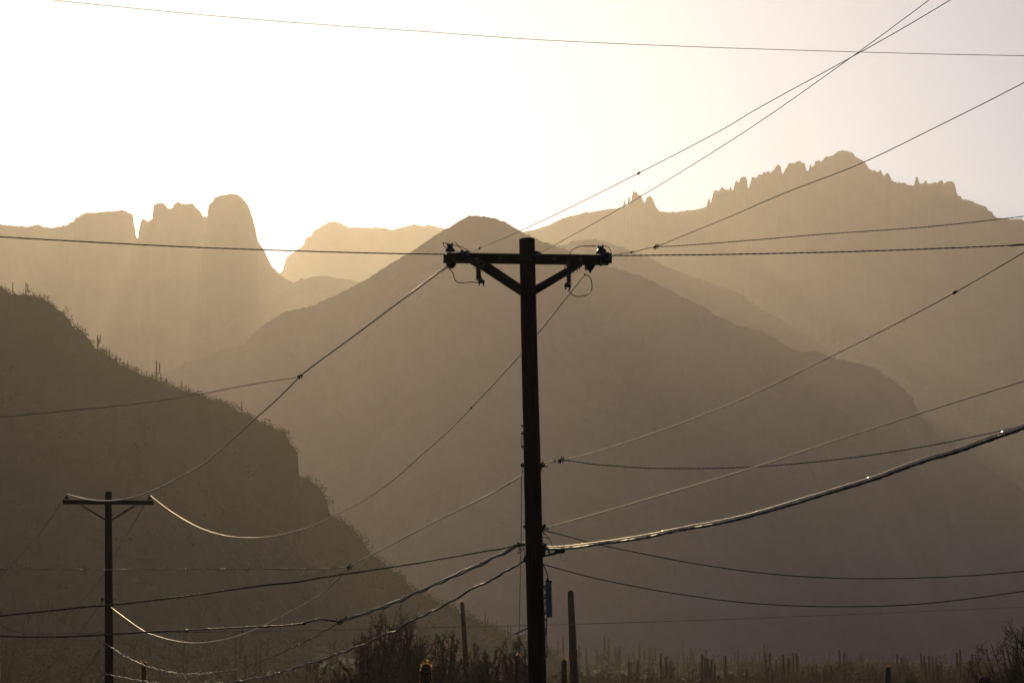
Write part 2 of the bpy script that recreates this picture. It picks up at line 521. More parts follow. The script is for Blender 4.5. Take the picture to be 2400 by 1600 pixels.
def pin_insulator(root, foot, size=1.0, mat='porcelain'):
    """pin type insulator standing on a crossarm: steel pin, two petticoats, grooved head"""
    s = size
    pin = MB()
    pin.tube([foot + Vector((0, 0, -0.155 * s)), foot + Vector((0, 0, 0.05 * s))], 0.009 * s, 8)
    pin.tube([foot + Vector((0, 0, -0.15 * s)), foot + Vector((0, 0, -0.13 * s))], 0.02 * s, 6)
    bell = MB()
    bell.lathe(foot + Vector((0, 0, 0.035 * s)), (0, 0, 1),
               [(0.040 * s, 0), (0.072 * s, -0.004 * s), (0.074 * s, 0.006 * s), (0.062 * s, 0.032 * s), (0.046 * s, 0.050 * s), (0.036 * s, 0.058 * s),
                (0.034 * s, 0.066 * s), (0.042 * s, 0.074 * s), (0.040 * s, 0.084 * s), (0.026 * s, 0.088 * s), (0.028 * s, 0.098 * s), (0.018 * s, 0.106 * s)], 18)
    b = bell.build('insulator', M[mat], root)
    org = parent_world(root)
    pin.build('pin', M['iron'], b)
    return foot + Vector((0, 0, 0.12 * s))


def dead_end(root, start, direction, disc=0.068, count=2, mat='porcelain'):
    """string of suspension discs pulled along direction, with a clamp at its far end"""
    d = Vector(direction).normalized()
    mb = MB()
    p = Vector(start)
    link = MB()
    link.tube([p, p + d * 0.07], 0.011, 6)
    link.lathe(p, d, [(0.02, 0), (0.022, 0.008), (0.012, 0.014)], 8)
    link.build('link', M['iron'], root)
    link = MB()
    p = p + d * 0.05
    for k in range(count):
        mb.lathe(p, d, [(0.018, 0), (0.026, 0.012), (0.028, 0.035), (disc * 0.8, 0.042), (disc, 0.052), (disc * 0.96, 0.066), (disc * 0.6, 0.064), (disc * 0.55, 0.074), (0.014, 0.076), (0.012, 0.095)], 20)
        p = p + d * 0.09
    link.tube([p, p + d * 0.05], 0.012, 6)
    link.bar(p + d * 0.03, p + d * 0.16, 0.028, 0.034)
    link.tube([p + d * 0.06 + Vector((0, 0, -0.035)), p + d * 0.06 + Vector((0, 0, 0.03))], 0.007, 6)
    link.tube([p + d * 0.11 + Vector((0, 0, -0.035)), p + d * 0.11 + Vector((0, 0, 0.03))], 0.007, 6)
    o = mb.build('strain_insulator', M[mat], root)
    link.build('clamp', M['iron'], o)
    return p + d * 0.16


def cutout(root, top, lean=0.04, length=0.36):
    """fuse cutout hanging from the arm: bracket, ribbed porcelain, fuse tube with its hinge and ring"""
    p = Vector(top)
    mb = MB()
    prof = []
    n = 7
    for i in range(n):
        h = -length * 0.78 * i / (n - 1)
        prof += [(0.028, h), (0.043, h - 0.008), (0.043, h - 0.016), (0.028, h - 0.024)]
    mb.lathe(p, (0, 0, 1), prof, 14)
    body = mb.build('fuse_cutout', M['porcelain'], root)
    f = MB()
    a = p + Vector((-0.03 * 0, -0.085, 0.0)); b = p + Vector((lean, -0.075, -length))
    f.tube([a, b], 0.014, 10)
    f.bar(p + Vector((0, 0, 0.0)), a + Vector((0, -0.03, 0.004)), 0.035, 0.016)
    f.bar(p + Vector((0, 0, -length * 0.82)), b + Vector((0, -0.03, 0.04)), 0.045, 0.02)
    f.bar(b + Vector((-0.03, 0, 0.03)), b + Vector((-0.028, 0, -0.05)), 0.02, 0.016, up=Vector((0, 1, 0)))
    f.bar(b + Vector((0.026, 0, 0.03)), b + Vector((0.03, 0, -0.06)), 0.02, 0.016, up=Vector((0, 1, 0)))
    f.bar(b + Vector((-0.045, 0, 0.012)), b + Vector((0.05, 0, 0.0)), 0.05, 0.05)
    ring = [a + Vector((0.06 + 0.02 * math.cos(t), -0.02, -0.12 + 0.022 * math.sin(t))) for t in np.linspace(2.4, 6.4, 12)]
    f.tube(ring, 0.004, 5)
    f.tube([a + Vector((0, -0.02, -0.01)), a + Vector((-0.06, -0.02, -0.03)), a + Vector((-0.065, -0.02, -0.08)), a + Vector((-0.035, -0.02, -0.09))], 0.006, 6)
    f.build('fuse_tube', M['iron'], body)
    g = MB()
    g.bar(p + Vector((0, 0.02, 0.06)), p + Vector((0, 0.0, -0.03)), 0.05, 0.025, up=Vector((0, 1, 0)))
    g.bar(p + Vector((0, 0.14, 0.05)), p + Vector((0, -0.02, 0.05)), 0.05, 0.02)
    g.build('bracket', M['iron'], body)
    return b


def px_wire(parent, pts, Y, r, mat, name='jumper', n=8):
    mb = MB()
    mb.tube(catmull([at(a, b, Y + (c[0] if c else 0)) for a, b, *c in pts], 8), r, 7)
    return mb.build(name, M[mat], parent)


# ---- the near pole
base1 = at(1259, 1600, Y1); _t = at(1234.5, 561, Y1)
_k = (base1 - _t) / (_t.z - base1.z)
foot1 = _t + _k * _t.z
pole1 = thing('utility_pole', (foot1.x, foot1.y, 0), 'large dark wooden utility pole leaning slightly, with double crossarm, in the middle', 'utility pole')
shaft1, top1, lean1 = pole_shaft(pole1, (1234.5, 561), (1259, 1600), 37, 42, Y1, 1.0, 0.0)

# crossarms: one on the camera side of the pole, one behind it
YA, YB = Y1 - 0.165, Y1 + 0.165
for nm, xa, ya, xb, yb, yy in (('near', 1047, 602.3, 1434, 607.3, YA), ('far', 1039, 606.5, 1426, 611.8, YB)):
    mb = MB()
    mb.bar(at(xa, ya, yy), at(xb, yb, yy + 0.05), 0.09, 0.117)
    mb.build('crossarm', M['arm_wood'], pole1)
# bolts and washers through both arms
for bx, by in ((1063, 603), (1118, 603), (1172, 604), (1300, 605), (1361, 606), (1416, 607)):
    mb = MB()
    a, b = at(bx, by, YA - 0.07), at(bx, by, YA - 0.07) + Vector((0, 0.5, 0))
    mb.tube([a, b], 0.009, 6)
    mb.bar(a + Vector((0, 0.018, 0)), a + Vector((0, 0.026, 0)), 0.05, 0.05)
    mb.tube([a + Vector((0, 0.004, 0)), a + Vector((0, 0.018, 0))], 0.016, 6)
    mb.build('bolt', M['iron'], pole1)
for bx in (1106, 1119, 1133, 1361):
    mb = MB()
    q = at(bx, 595.2 + (bx - 1040) * 0.012, YA)
    mb.tube([q + Vector((0, 0, -0.14)), q + Vector((0, 0, 0.018))], 0.011, 6)
    mb.lathe(q, (0, 0, 1), [(0.02, 0), (0.02, 0.012), (0.012, 0.02)], 8)
    mb.build('bolt', M['iron'], pole1)

# braces, wood, in front of and behind the pole
for (xa, ya), (xb, yb), yy, w in (((1130, 614), (1226, 678), YA + 0.02, 0.085), ((1125, 622), (1228, 690), YB - 0.02, 0.085), ((1358, 617), (1246, 681), YA + 0.02, 0.075), ((1362, 619), (1248, 688), YB - 0.02, 0.07)):
    mb = MB()
    mb.bar(at(xa, ya, yy), at(xb, yb, yy), 0.05, w, up=Vector((0, 0, 1)))
    mb.build('brace', M['arm_wood'], pole1)

# insulators standing on the arm
pinL = pin_insulator(pole1, at(1055, 594, YA), 1.0)
pinR = pin_insulator(pole1, at(1408, 599, YA), 1.0)
pin_insulator(pole1, at(1083, 598.5, YA - 0.02), 0.62)
pin_insulator(pole1, at(1416, 601, YA - 0.05), 0.8)

DIRF = Vector((12.2, -44.4, -0.3))          # the line runs on past the camera's right
DIRB = Vector((-11.1, 42.5, -3.2))          # and away to the far pole
endF = [dead_end(pole1, at(1085, 603, YA - 0.05), DIRF), dead_end(pole1, at(1249, 603, Y1 - 0.19), DIRF, 0.066), dead_end(pole1, at(1414, 606, YA - 0.05), DIRF)]
endB = [dead_end(pole1, at(1063, 612, YB + 0.05), DIRB, 0.07), dead_end(pole1, at(1389, 616, YB + 0.05), DIRB, 0.07)]
# bells that hang just under the arm behind it
for (hx, hy) in ((1059, 611), (1383, 617)):
    mb = MB()
    q = at(hx, hy, YB + 0.1)
    mb.lathe(q, (0, 0, -1), [(0.03, 0), (0.065, 0.02), (0.068, 0.05), (0.058, 0.075), (0.03, 0.105), (0.012, 0.115)], 18)
    mb.build('strain_insulator', M['porcelain'], pole1)
mb = MB()
q = at(1383, 634, YB + 0.1)
mb.tube([q, q + Vector((-0.0, 0, -0.03))], 0.022, 8)
mb.build('clamp', M['iron'], pole1)

cutL = cutout(pole1, at(1121, 617, YA - 0.12), 0.045, 0.29)
cutR = cutout(pole1, at(1333, 620, YA - 0.10), -0.02, 0.33)
# junk of clamps where the left jumpers meet the arm
mb = MB()
for a, b, r in (((1100, 612), (1118, 622), 0.03), ((1118, 612), (1134, 620), 0.045), ((1108, 606), (1122, 620), 0.03)):
    mb.tube([at(*a, YA - 0.06), at(*b, YA - 0.06)], r, 8)
mb.build('clamp', M['iron'], pole1)

# jumpers and tails, read round the insulators
J = 'rubber'
px_wire(pole1, [(1049, 627, 0.3), (1055, 632), (1062, 641), (1065, 652), (1070, 660), (1078, 662.5), (1095, 661.5), (1110, 661.2), (1122, 662.5)], YA, 0.0075, J)
px_wire(pole1, [(1374, 639, 0.3), (1377, 645), (1384, 653), (1387, 665), (1387, 675), (1384, 684), (1377, 690), (1366, 694), (1355, 695), (1346, 693), (1338, 687), (1331, 679)], YA, 0.0075, J)
px_wire(pole1, [(1038, 569), (1042, 579), (1050, 582)], YA - 0.02, 0.006, J)
px_wire(pole1, [(1038, 569), (1046, 570.5), (1052, 572.5)], YA - 0.02, 0.006, J)
px_wire(pole1, [(1062, 574.5), (1076, 577), (1090, 583), (1104, 591)], YA - 0.02, 0.006, J)
px_wire(pole1, [(1067, 567), (1074, 576), (1080, 583)], YA - 0.04, 0.006, J)
px_wire(pole1, [(1064, 586), (1071, 589.5), (1079, 592.5)], YA - 0.03, 0.006, J)
px_wire(pole1, [(1034, 643), (1040, 634), (1047, 627)], YB + 0.2, 0.005, J, 'wire_tail')
px_wire(pole1, [(1335.5, 598), (1337, 590), (1344, 584), (1352, 580), (1362, 577), (1380, 576.5), (1398, 577)], YA, 0.005, J)
px_wire(pole1, [(1415, 577), (1420, 576), (1427, 580), (1432, 590), (1433, 598)], YA, 0.005, J)
mb = MB()      # the armour rods wound round the right jumper
hel = [at(1362 + 36 * i / 60, 577 + 0.3 * math.sin(i), YA) + Vector((0, math.cos(i * 1.05), math.sin(i * 1.05))) * 0.009 for i in range(61)]
mb.tube(hel, 0.0045, 5)
mb.build('armour_rod', M['conductor_dark'], pole1)
for (a, b) in (((1352.5, 632), (1353, 637)), ((1358.5, 629), (1358.5, 633)), ((1095.5, 616), (1096, 619))):
    mb = MB(); mb.tube([at(*a, YA), at(*b, YA)], 0.008, 6); mb.build('bolt', M['iron'], pole1)
for q in (pinL, pinR):      # tie clamps on the insulator heads
    mb = MB()
    mb.bar(q + Vector((-0.05, 0, 0.0)), q + Vector((0.045, 0, 0.004)), 0.03, 0.024)
    mb.tube([q + Vector((-0.03, 0, -0.02)), q + Vector((-0.034, 0, 0.035))], 0.012, 6)
    mb.tube([q + Vector((0.028, 0, -0.02)), q + Vector((0.032, 0, 0.04))], 0.013, 6)
    mb.build('clamp', M['iron'], pole1)

# hardware down the shaft
def edge(py, side):
    """point of the near pole's outline at picture height py: side -1 left, 1 right"""
    t = (py - 561) / 1039
    return 1234.5 + 24.5 * t + side * (18.5 + 2.5 * t)


px_wire(pole1, [(1223.5, 1018), (1223, 1030), (1223, 1046)], Y1 - 0.02, 0.006, 'rubber', 'conduit')
px_wire(pole1, [(1226, 1096), (1222.5, 1120), (1222, 1220), (1218.7, 1380), (1215.7, 1520), (1213, 1640), (1209, 1850), (1206, 2000), (1204, 2215)], Y1 - 0.02, 0.0055, 'rubber', 'ground_wire')
for py, sx, l, h in ((998, -1, 2, 4), (1015, -1, 3, 6), (1047, -1, 3, 5), (1090, -1, 6, 9), (1234, -1, 3, 7), (1310, -1, 4, 16), (1452, 1, 2, 3)):
    mb = MB()
    x = edge(py, sx)
    a, b = at(x - 4 * sx, py, Y1), at(x + l * sx, py, Y1)
    mb.bar(a, b, 0.06, h * Y1 / F)
    mb.tube([b + Vector((-0.02 * sx, -0.03, 0)), b + Vector((0.012 * sx, -0.03, 0.0))], 0.012, 6)
    mb.build('bracket', M['iron'], pole1)
# spool insulators and clamps where wires leave on the right
for py, big in ((1090, 1.0), (1236, 1.0)):
    x = edge(py, 1)
    mb = MB()
    a = at(x - 3, py, Y1 - 0.05)
    mb.bar(a, a + Vector((0.07, 0, 0.02)), 0.04, 0.05)
    mb.tube([a + Vector((0.02, 0, -0.06)), a + Vector((0.06, 0, 0.05))], 0.016, 8)
    mb.bar(a + Vector((0.04, 0, -0.012)), a + Vector((0.12, 0, -0.02)), 0.022, 0.018)
    mb.tube([a + Vector((0.03, -0.02, -0.06)), a + Vector((0.05, -0.02, -0.10))], 0.006, 6)
    mb.lathe(a + Vector((0.055, -0.03, 0.0)), (0, 1, 0), [(0.03, 0), (0.03, 0.012), (0.018, 0.02), (0.03, 0.03), (0.03, 0.042)], 10)
    mb.build('clamp', M['iron'], pole1)
px_wire(pole1, [(1272, 1245), (1280, 1254), (1288, 1261), (1284, 1258), (1276, 1249)], Y1 - 0.06, 0.005, J)
px_wire(pole1, [(1271, 1258), (1278, 1259), (1287, 1263), (1292, 1270), (1293, 1279)], Y1 - 0.06, 0.0055, J)
px_wire(pole1, [(1270, 1260), (1273, 1271), (1277, 1282)], Y1 - 0.06, 0.006, J)
# messenger clamp and guard
mb = MB()
a = at(1270, 1286, Y1 - 0.05)
mb.bar(a, a + Vector((0.06, 0, -0.01)), 0.06, 0.17)
mb.bar(a + Vector((0.05, 0, 0.02)), a + Vector((0.15, 0, 0.01)), 0.04, 0.05)
mb.tube([a + Vector((0.0, 0, -0.11)), a + Vector((0.08, 0, -0.09)), a + Vector((0.17, 0, -0.07)), a + Vector((0.22, 0, -0.04))], [0.012, 0.014, 0.02, 0.03], 8)
mb.bar(a + Vector((0.09, 0, 0.02)), a + Vector((0.11, 0, -0.08)), 0.03, 0.03, up=Vector((0, 1, 0)))
mb.build('bracket', M['iron'], pole1)
# hooks and loops on the left
px_wire(pole1, [(1216, 1280), (1219, 1286), (1216, 1291), (1214, 1295), (1217, 1296), (1222, 1291), (1228, 1283)], Y1 - 0.04, 0.007, J)
px_wire(pole1, [(1221, 1278), (1226, 1281), (1228, 1290), (1230, 1304)], Y1 - 0.04, 0.0055, J)
mb = MB()
a = at(1213, 1276, Y1 - 0.04)
mb.bar(a + Vector((-0.05, 0, -0.012)), a + Vector((0.09, 0, 0.015)), 0.035, 0.03)
mb.tube([a + Vector((0, 0, -0.03)), a + Vector((0.005, 0, 0.035))], 0.014, 8)
mb.tube([a + Vector((0.03, 0, -0.025)), a + Vector((0.03, 0, 0.03))], 0.01, 8)
mb.build('clamp', M['galvanized'], pole1)
# amplifier housing on its brackets, cable in and out
mb = MB()
A0, A1_ = at(1285.5, 1363, Y1 - 0.1), at(1287.5, 1446, Y1 - 0.1)
for i in range(1):
    mb.bar(A0, A1_, 0.085, 0.10, up=Vector((0, 1, 0)), ch=0.012)
for t in (0.18, 0.4, 0.62, 0.84):
    c = A0.lerp(A1_, t)
    mb.bar(c + Vector((-0.055, -0.02, 0)), c + Vector((-0.055, 0.05, 0)), 0.02, 0.07)
box = mb.build('equipment_box', M['box_paint'], pole1)
mb = MB()
mb.bar(A0 + Vector((0, 0, 0.014)), A0 + Vector((0, 0, -0.004)), 0.1, 0.116, up=Vector((0, 1, 0)))
mb.tube([A0 + Vector((-0.01, 0, 0.01)), A0 + Vector((-0.014, 0, 0.05))], [0.024, 0.014], 10)
mb.build('lid', M['iron'], box)
for t in (0.12, 0.45, 0.88):
    mb = MB()
    c = A0.lerp(A1_, t)
    mb.bar(c + Vector((-0.12, 0.06, 0)), c + Vector((-0.03, 0.03, 0)), 0.05, 0.03)
    mb.build('bracket', M['iron'], box)
px_wire(pole1, [(1273, 1322), (1277, 1331), (1281, 1341), (1284, 1352), (1284.5, 1361)], Y1 - 0.1, 0.009, J, 'feed_cable')
px_wire(pole1, [(1281.5, 1446), (1281, 1462), (1280, 1480), (1280, 1500), (1282.5, 1515), (1283, 1528), (1280, 1539), (1275, 1543)], Y1 - 0.1, 0.008, J, 'feed_cable')
mb = MB(); mb.tube([at(1279.8, 1470, Y1 - 0.1), at(1280, 1488, Y1 - 0.1)], 0.014, 8); mb.build('sleeve', M['rubber'], pole1)
mb = MB(); mb.tube([at(1237, 1471, Y1), at(1206.5, 1485.5, Y1)], 0.011, 8); mb.build('step_bolt', M['galvanized'], pole1)

# ---- the far pole
b2 = at(255.8, 1600, Y2); t2 = at(254, 1153, Y2)
g2 = float(ground_h(b2.x, Y2))
foot2 = t2 + (b2 - t2) * ((t2.z - g2) / (t2.z - b2.z))
pole2 = thing('utility_pole', (foot2.x, foot2.y, g2), 'smaller distant wooden utility pole with one crossarm, standing at the lower left', 'utility pole')
pole_shaft(pole2, (254, 1153), (255.8, 1600), 15.7, 20.4, Y2, 4.0, g2)
mb = MB(); mb.bar(at(148, 1176, Y2 - 0.13), at(360, 1177.5, Y2 - 0.13), 0.09, 0.112); mb.build('crossarm', M['arm_wood'], pole2)
for (xa, ya), (xb, yb) in (((190, 1183), (248, 1218.5)), ((317, 1184), (261, 1218.5))):
    mb = MB(); mb.bar(at(xa, ya, Y2 - 0.15), at(xb, yb, Y2 - 0.15), 0.03, 0.042); mb.build('brace', M['iron'], pole2)
pin2L = pin_insulator(pole2, at(157, 1171, Y2 - 0.13), 0.92)
pin2R = pin_insulator(pole2, at(351, 1172, Y2 - 0.13), 0.92)
for bx, by in ((187, 1177), (320, 1178)):
    mb = MB(); q = at(bx, by, Y2 - 0.13)
    mb.tube([q + Vector((0, 0, -0.085)), q + Vector((0, 0, 0.08))], 0.014, 6)
    mb.lathe(q + Vector((0, 0, 0.06)), (0, 0, 1), [(0.03, 0), (0.03, 0.012), (0.014, 0.02)], 8)
    mb.build('bolt', M['iron'], pole2)
mb = MB(); q = at(262, 1207, Y2 - 0.13); mb.tube([q + Vector((-0.03, 0, 0)), q + Vector((0.03, 0, 0.01))], 0.02, 6); mb.build('bolt', M['galvanized'], pole2)
for py, sx, ln in ((1404, -1, 0.12), (1403, 1, 0.09), (1510, -1, 0.06), (1573, -1, 0.12), (1573, 1, 0.035), (1504, 1, 0.03)):
    mb = MB()
    q = at(255.5 + sx * 9.4, py, Y2 - 0.05)
    mb.bar(q - Vector((0.03 * sx, 0, 0)), q + Vector((ln * sx, 0, 0)), 0.03, 0.022)
    if py == 1404:
        mb.lathe(q + Vector((-0.075, 0, -0.05)), (0, 0, 1), [(0.035, 0), (0.04, 0.02), (0.022, 0.04), (0.022, 0.055), (0.04, 0.07), (0.034, 0.095)], 12)
    mb.build('bracket', M['iron'], pole2)

# ------------------------------------------------------------------ wires
P1 = Vector((at(1247, 1000, Y1).x, Y1)); P2 = Vector((b2.x, Y2))


def on_plan(px, py, A, B):
    """where the sight line through (px, py) meets the upright plane over the plan line A-B"""
    d = ray(px, py)
    u = (B[0] - A[0], B[1] - A[1])
    den = d.x * u[1] - d.y * u[0]
    s = ((A[0] - CAM.x) * u[1] - (A[1] - CAM.y) * u[0]) / den
    return CAM + d * s


def strand_path(path, r_off, pitch, phase):
    """helix of radius r_off wound about path"""
    out = []
    s = 0.0
    for i in range(len(path)):
        t = (path[min(i + 1, len(path) - 1)] - path[max(i - 1, 0)]).normalized()
        side = t.cross(Vector((0, 0, 1))).normalized(); up = side.cross(t)
        if i:
            s += (path[i] - path[i - 1]).length
        a = 2 * math.pi * s / pitch + phase
        out.append(path[i] + (side * math.cos(a) + up * math.sin(a)) * r_off)
    return out


def resample(path, step):
    L = [0.0]
    for a, b in zip(path, path[1:]):
        L.append(L[-1] + (b - a).length)
    n = max(2, int(L[-1] / step) + 1)
    xs = np.linspace(0, L[-1], n)
    arr = np.array([tuple(p) for p in path])
    return [Vector((float(np.interp(x, L, arr[:, 0])), float(np.interp(x, L, arr[:, 1])), float(np.interp(x, L, arr[:, 2])))) for x in xs]


def wire_path(pts, A, B):
    path = [on_plan(q[0], q[1], A, B) for q in catmull([Vector((a, b)) for a, b in pts], 10)]
    for end in (0, -1):      # spans that leave the picture run on towards their next pole
        px, py = pts[end]
        if px < -50 or px > 2450 or py < -50:
            d = (path[0] - path[1]) if end == 0 else (path[-1] - path[-2])
            d = d.normalized()
            more = []
            for k in range(1, 9):
                q = (path[0] if end == 0 else path[-1]) + d * 1.6 * k
                q.z += 0.012 * k * k if d.z > -0.1 else 0.004 * k * k
                more.append(q)
            path = more[::-1] + path if end == 0 else path + more
    return path


def wire(name, label, cat, pts, A, B, r, mat, twist=0, pitch=0.22, group=None, wobble=0.0, step=None):
    path = wire_path(pts, A, B)
    if twist or wobble:
        path = resample(path, step or pitch / 7.0)
    if wobble:
        k = np.cumsum([random.uniform(-1, 1) for _ in path]); k = k - gauss_smooth(k, 14)
        k = gauss_smooth(k, 2.0)
        k = k / (np.abs(k).max() + 1e-9)
        path = [p + Vector((0, 0, wobble * float(v))) for p, v in zip(path, k)]
    o0 = path[0].copy()
    if not twist:
        mb = MB(); mb.tube(path, r, 144 if mat == 'sunlit_strand' else 64 if mat in ('aluminium', 'strand_bright') else 32)      # many sides: the sun only catches the very rim
        o = mb.build(name, M[mat], None, origin=o0)
    else:
        mb = MB(); mb.tube(strand_path(path, r * 0.55, pitch, 0), r * 0.62, 28 if mat == 'sunlit_strand' else 10)
        o = mb.build(name, M[mat], None, origin=o0)
        for k in range(1, twist):
            mb = MB(); mb.tube(strand_path(path, r * 0.55, pitch, 2 * math.pi * k / twist), r * 0.62, 28 if mat == 'sunlit_strand' else 10)
            mb.build('strand', M['cable_black' if twist == 3 and k == 1 and mat != 'sunlit_strand' else mat], o)
    tag(o, label, cat, group)
    return o, path


def splice(parent, p, d, r=0.018, l=0.1, mat='iron', name='splice'):
    d = Vector(d).normalized()
    mb = MB()
    mb.tube([p - d * l / 2, p - d * l * 0.3, p + d * l * 0.3, p + d * l / 2], [r * 0.5, r, r, r * 0.5], 8)
    return mb.build(name, M[mat], parent)


def knot(parent, p, size=0.05):
    """tap clamp: a lump of jaws and bolts on a wire"""
    mb = MB()
    s = size
    mb.bar(p + Vector((-s, 0, -s * 0.25)), p + Vector((s * 0.8, 0, s * 0.3)), s * 0.7, s * 0.6)
    mb.tube([p + Vector((-s * 0.3, 0, -s * 1.1)), p + Vector((0, 0, s * 0.9))], s * 0.2, 6)
    mb.tube([p + Vector((s * 0.4, 0, -s * 0.8)), p + Vector((s * 0.6, 0, s * 0.9))], s * 0.18, 6)
    mb.tube([p + Vector((-s * 0.2, 0, -s * 0.2)), p + Vector((-s * 1.0, 0, -s * 1.0))], s * 0.14, 6)
    return mb.build('clamp', M['iron'], parent)


P0 = Vector((12.0, 5.0)); P3 = P2 + (P2 - P1)
LB = Vector((at(1045, 626, YB).x, YB + 0.3)); RB = Vector((at(1376, 638, YB).x, YB + 0.3))
L2 = Vector((at(157, 1158, Y2).x, Y2 - 0.13)); R2 = Vector((at(352, 1160, Y2).x, Y2 - 0.13))

# spans to the far pole
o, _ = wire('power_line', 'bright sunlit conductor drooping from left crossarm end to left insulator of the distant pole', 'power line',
            [(1044, 626.5), (1000, 660), (939, 705), (836, 782), (709, 876), (699, 886), (645, 939), (592, 986), (530, 1042), (485, 1081), (412, 1123), (353, 1151), (298, 1168), (255, 1173), (213, 1171), (158, 1158)], LB, L2, 0.0135, 'sunlit_strand', 3, 0.2)
knot(o, on_plan(704, 881, LB, L2) - o.location + o.location, 0.055)
TAP1 = on_plan(704, 881, LB, L2)
o, _ = wire('power_line', 'thin conductor from right crossarm end sagging behind the large pole to the distant one', 'power line',
            [(1374.5, 639), (1320, 707), (1259, 784), (1200, 853), (1105, 955), (1050, 1011), (1000, 1055), (914, 1130), (850, 1174), (787, 1206), (735, 1230), (680, 1247), (637, 1256), (595, 1259), (531, 1255), (468, 1236), (404, 1200), (353, 1161)], RB, R2, 0.0085, 'aluminium')
for q in ((1105, 955), (1371, 643)):
    splice(o, on_plan(*q, RB, R2), (-0.2, 0.9, -0.2), 0.016, 0.07)
NB = Vector((at(1226, 1113, Y1).x, Y1 + 0.1)); N2 = Vector((at(258, 1420, Y2).x, Y2 - 0.1))
o, _ = wire('power_line', 'thin lower wire dipping left from mid shaft of the large pole to the distant pole', 'power line',
            [(1227, 1112), (1190, 1134), (1150, 1157), (1000, 1232), (900, 1285), (822, 1327), (790, 1357), (753, 1391), (700, 1422), (657, 1444), (611, 1468), (544, 1493), (498, 1502.5), (452, 1505.6), (406, 1500), (360, 1487), (343, 1481), (286, 1442), (260, 1422)], NB, N2, 0.0095, 'aluminium')
TAP3 = on_plan(820, 1328, NB, N2)
knot(o, TAP3, 0.06)
splice(o, on_plan(1194, 1132, NB, N2), (-0.2, 0.9, -0.1), 0.012, 0.05)
CB = Vector((at(1228, 1276, Y1).x, Y1 - 0.03)); C2 = Vector((at(245, 1504, Y2).x, Y2 - 0.1))
o, pth = wire('telephone_cable', 'thick lashed cable sagging between the two poles, glinting at its far end', 'cable',
            [(1229, 1270), (1211, 1278), (1190, 1289), (1160, 1305), (1150, 1309), (1083, 1338), (1014, 1370), (949, 1399), (891, 1422), (853, 1436), (807, 1452.5), (791, 1458.6), (759, 1480), (720, 1501), (635, 1539), (574, 1561.5), (528, 1572), (482, 1578), (452, 1579), (421, 1577.5), (383, 1571.5), (343, 1560), (306, 1544), (286, 1534), (261, 1516), (244, 1504)],
            CB, C2, 0.0125, 'cable_black', 2, 0.32, wobble=0.018)
TAP7 = on_plan(799, 1456, CB, C2)
cut = [p for p in pth if p.y < TAP7.y]
mb = MB(); mb.tube([p + Vector((0, 0, -0.024 + 0.012 * math.sin(i * 0.21) + 0.006 * math.sin(i * 0.057))) for i, p in enumerate(cut)], [0.016 + 0.006 * max(0, math.sin(i * 0.13) * math.sin(i * 0.031)) for i in range(len(cut))], 7)
mb.build('drop_cable', M['cable_black'], o)
knot(o, TAP7, 0.06); knot(o, TAP7 + Vector((0.1, -0.4, 0.04)), 0.04)
for px, py in ((286, 1533), (306, 1543.5), (386, 1571), (452, 1578), (268, 1521)):
    splice(o, on_plan(px, py, CB, C2), (-0.25, 0.95, 0.1), 0.02, 0.16, 'galvanized', 'lashing_clip')
o, _ = wire('telephone_cable', 'lowest black cable from the large pole sweeping along the frame bottom to the distant pole', 'cable',
            [(1229, 1313), (1206, 1327), (1160, 1354), (1150, 1359), (1092, 1388), (1044, 1416), (1006, 1435), (968, 1454), (924, 1479), (907, 1484), (853, 1510), (815, 1524), (783, 1535), (738, 1550.5), (700, 1563), (623, 1584), (574, 1593.6), (528, 1600), (440, 1606), (380, 1603), (359, 1599.6), (306, 1591), (261, 1581.6), (246, 1576.5)],
            Vector((CB[0], Y1 - 0.06)), C2, 0.015, 'cable_black', 3, 0.30, wobble=0.02)

# taps and service drops to the left
t1 = Vector((TAP1.x, TAP1.y)); t3 = Vector((TAP3.x, TAP3.y)); t7 = Vector((TAP7.x, TAP7.y))
wire('service_wire', 'dark twisted service wire running left from the tap clamp on the sunlit conductor', 'service wire',
     [(704, 882), (690, 885), (640, 892), (560, 906), (460, 925), (300, 948), (150, 963), (0, 978), (-250, 999)], t1, t1 + Vector((-14, -4)), 0.007, 'conductor_dark', 2, 0.12)
wire('service_wire', 'nearly level beaded service wire running left from the tap on the lower thin wire', 'service wire',
     [(820, 1328), (808, 1330), (780, 1331), (735, 1332), (600, 1332.5), (400, 1333.5), (200, 1334), (0, 1333), (-250, 1330)], t3, t3 + Vector((-15, -5)), 0.0085, 'conductor_dark', 2, 0.10)
wire('service_cable', 'service cable rising from left edge across the distant pole to the large pole', 'service wire',
     [(1228, 1273), (1214, 1277), (1160, 1288), (1150, 1289), (1014, 1313), (891, 1332), (796, 1347), (700, 1362), (612, 1372), (425, 1398), (268, 1416), (170, 1425), (0, 1443), (-250, 1468)], Vector((CB[0], Y1 - 0.08)), Vector((-15, 43)), 0.0105, 'cable_black', 3, 0.26, wobble=0.006)
o, _ = wire('service_cable', 'heavy black service cable humped beside the lashed cable clamp, running level to left edge', 'service wire',
     [(800, 1457), (779, 1454), (759, 1451), (740, 1452), (710, 1460), (664, 1465), (611, 1468), (513, 1472.7), (436, 1476.5), (360, 1479.6), (306, 1483), (245, 1486.7), (163, 1491), (82, 1492), (0, 1490), (-250, 1478)], t7, t7 + Vector((-15, -6)), 0.015, 'cable_black', 0)
for px, py in ((711, 1461), (625, 1468), (437, 1477), (490, 1474)):
    splice(o, on_plan(px, py, t7, t7 + Vector((-15, -6))), (-1, -0.4, 0), 0.022, 0.09, 'galvanized', 'lashing_clip')
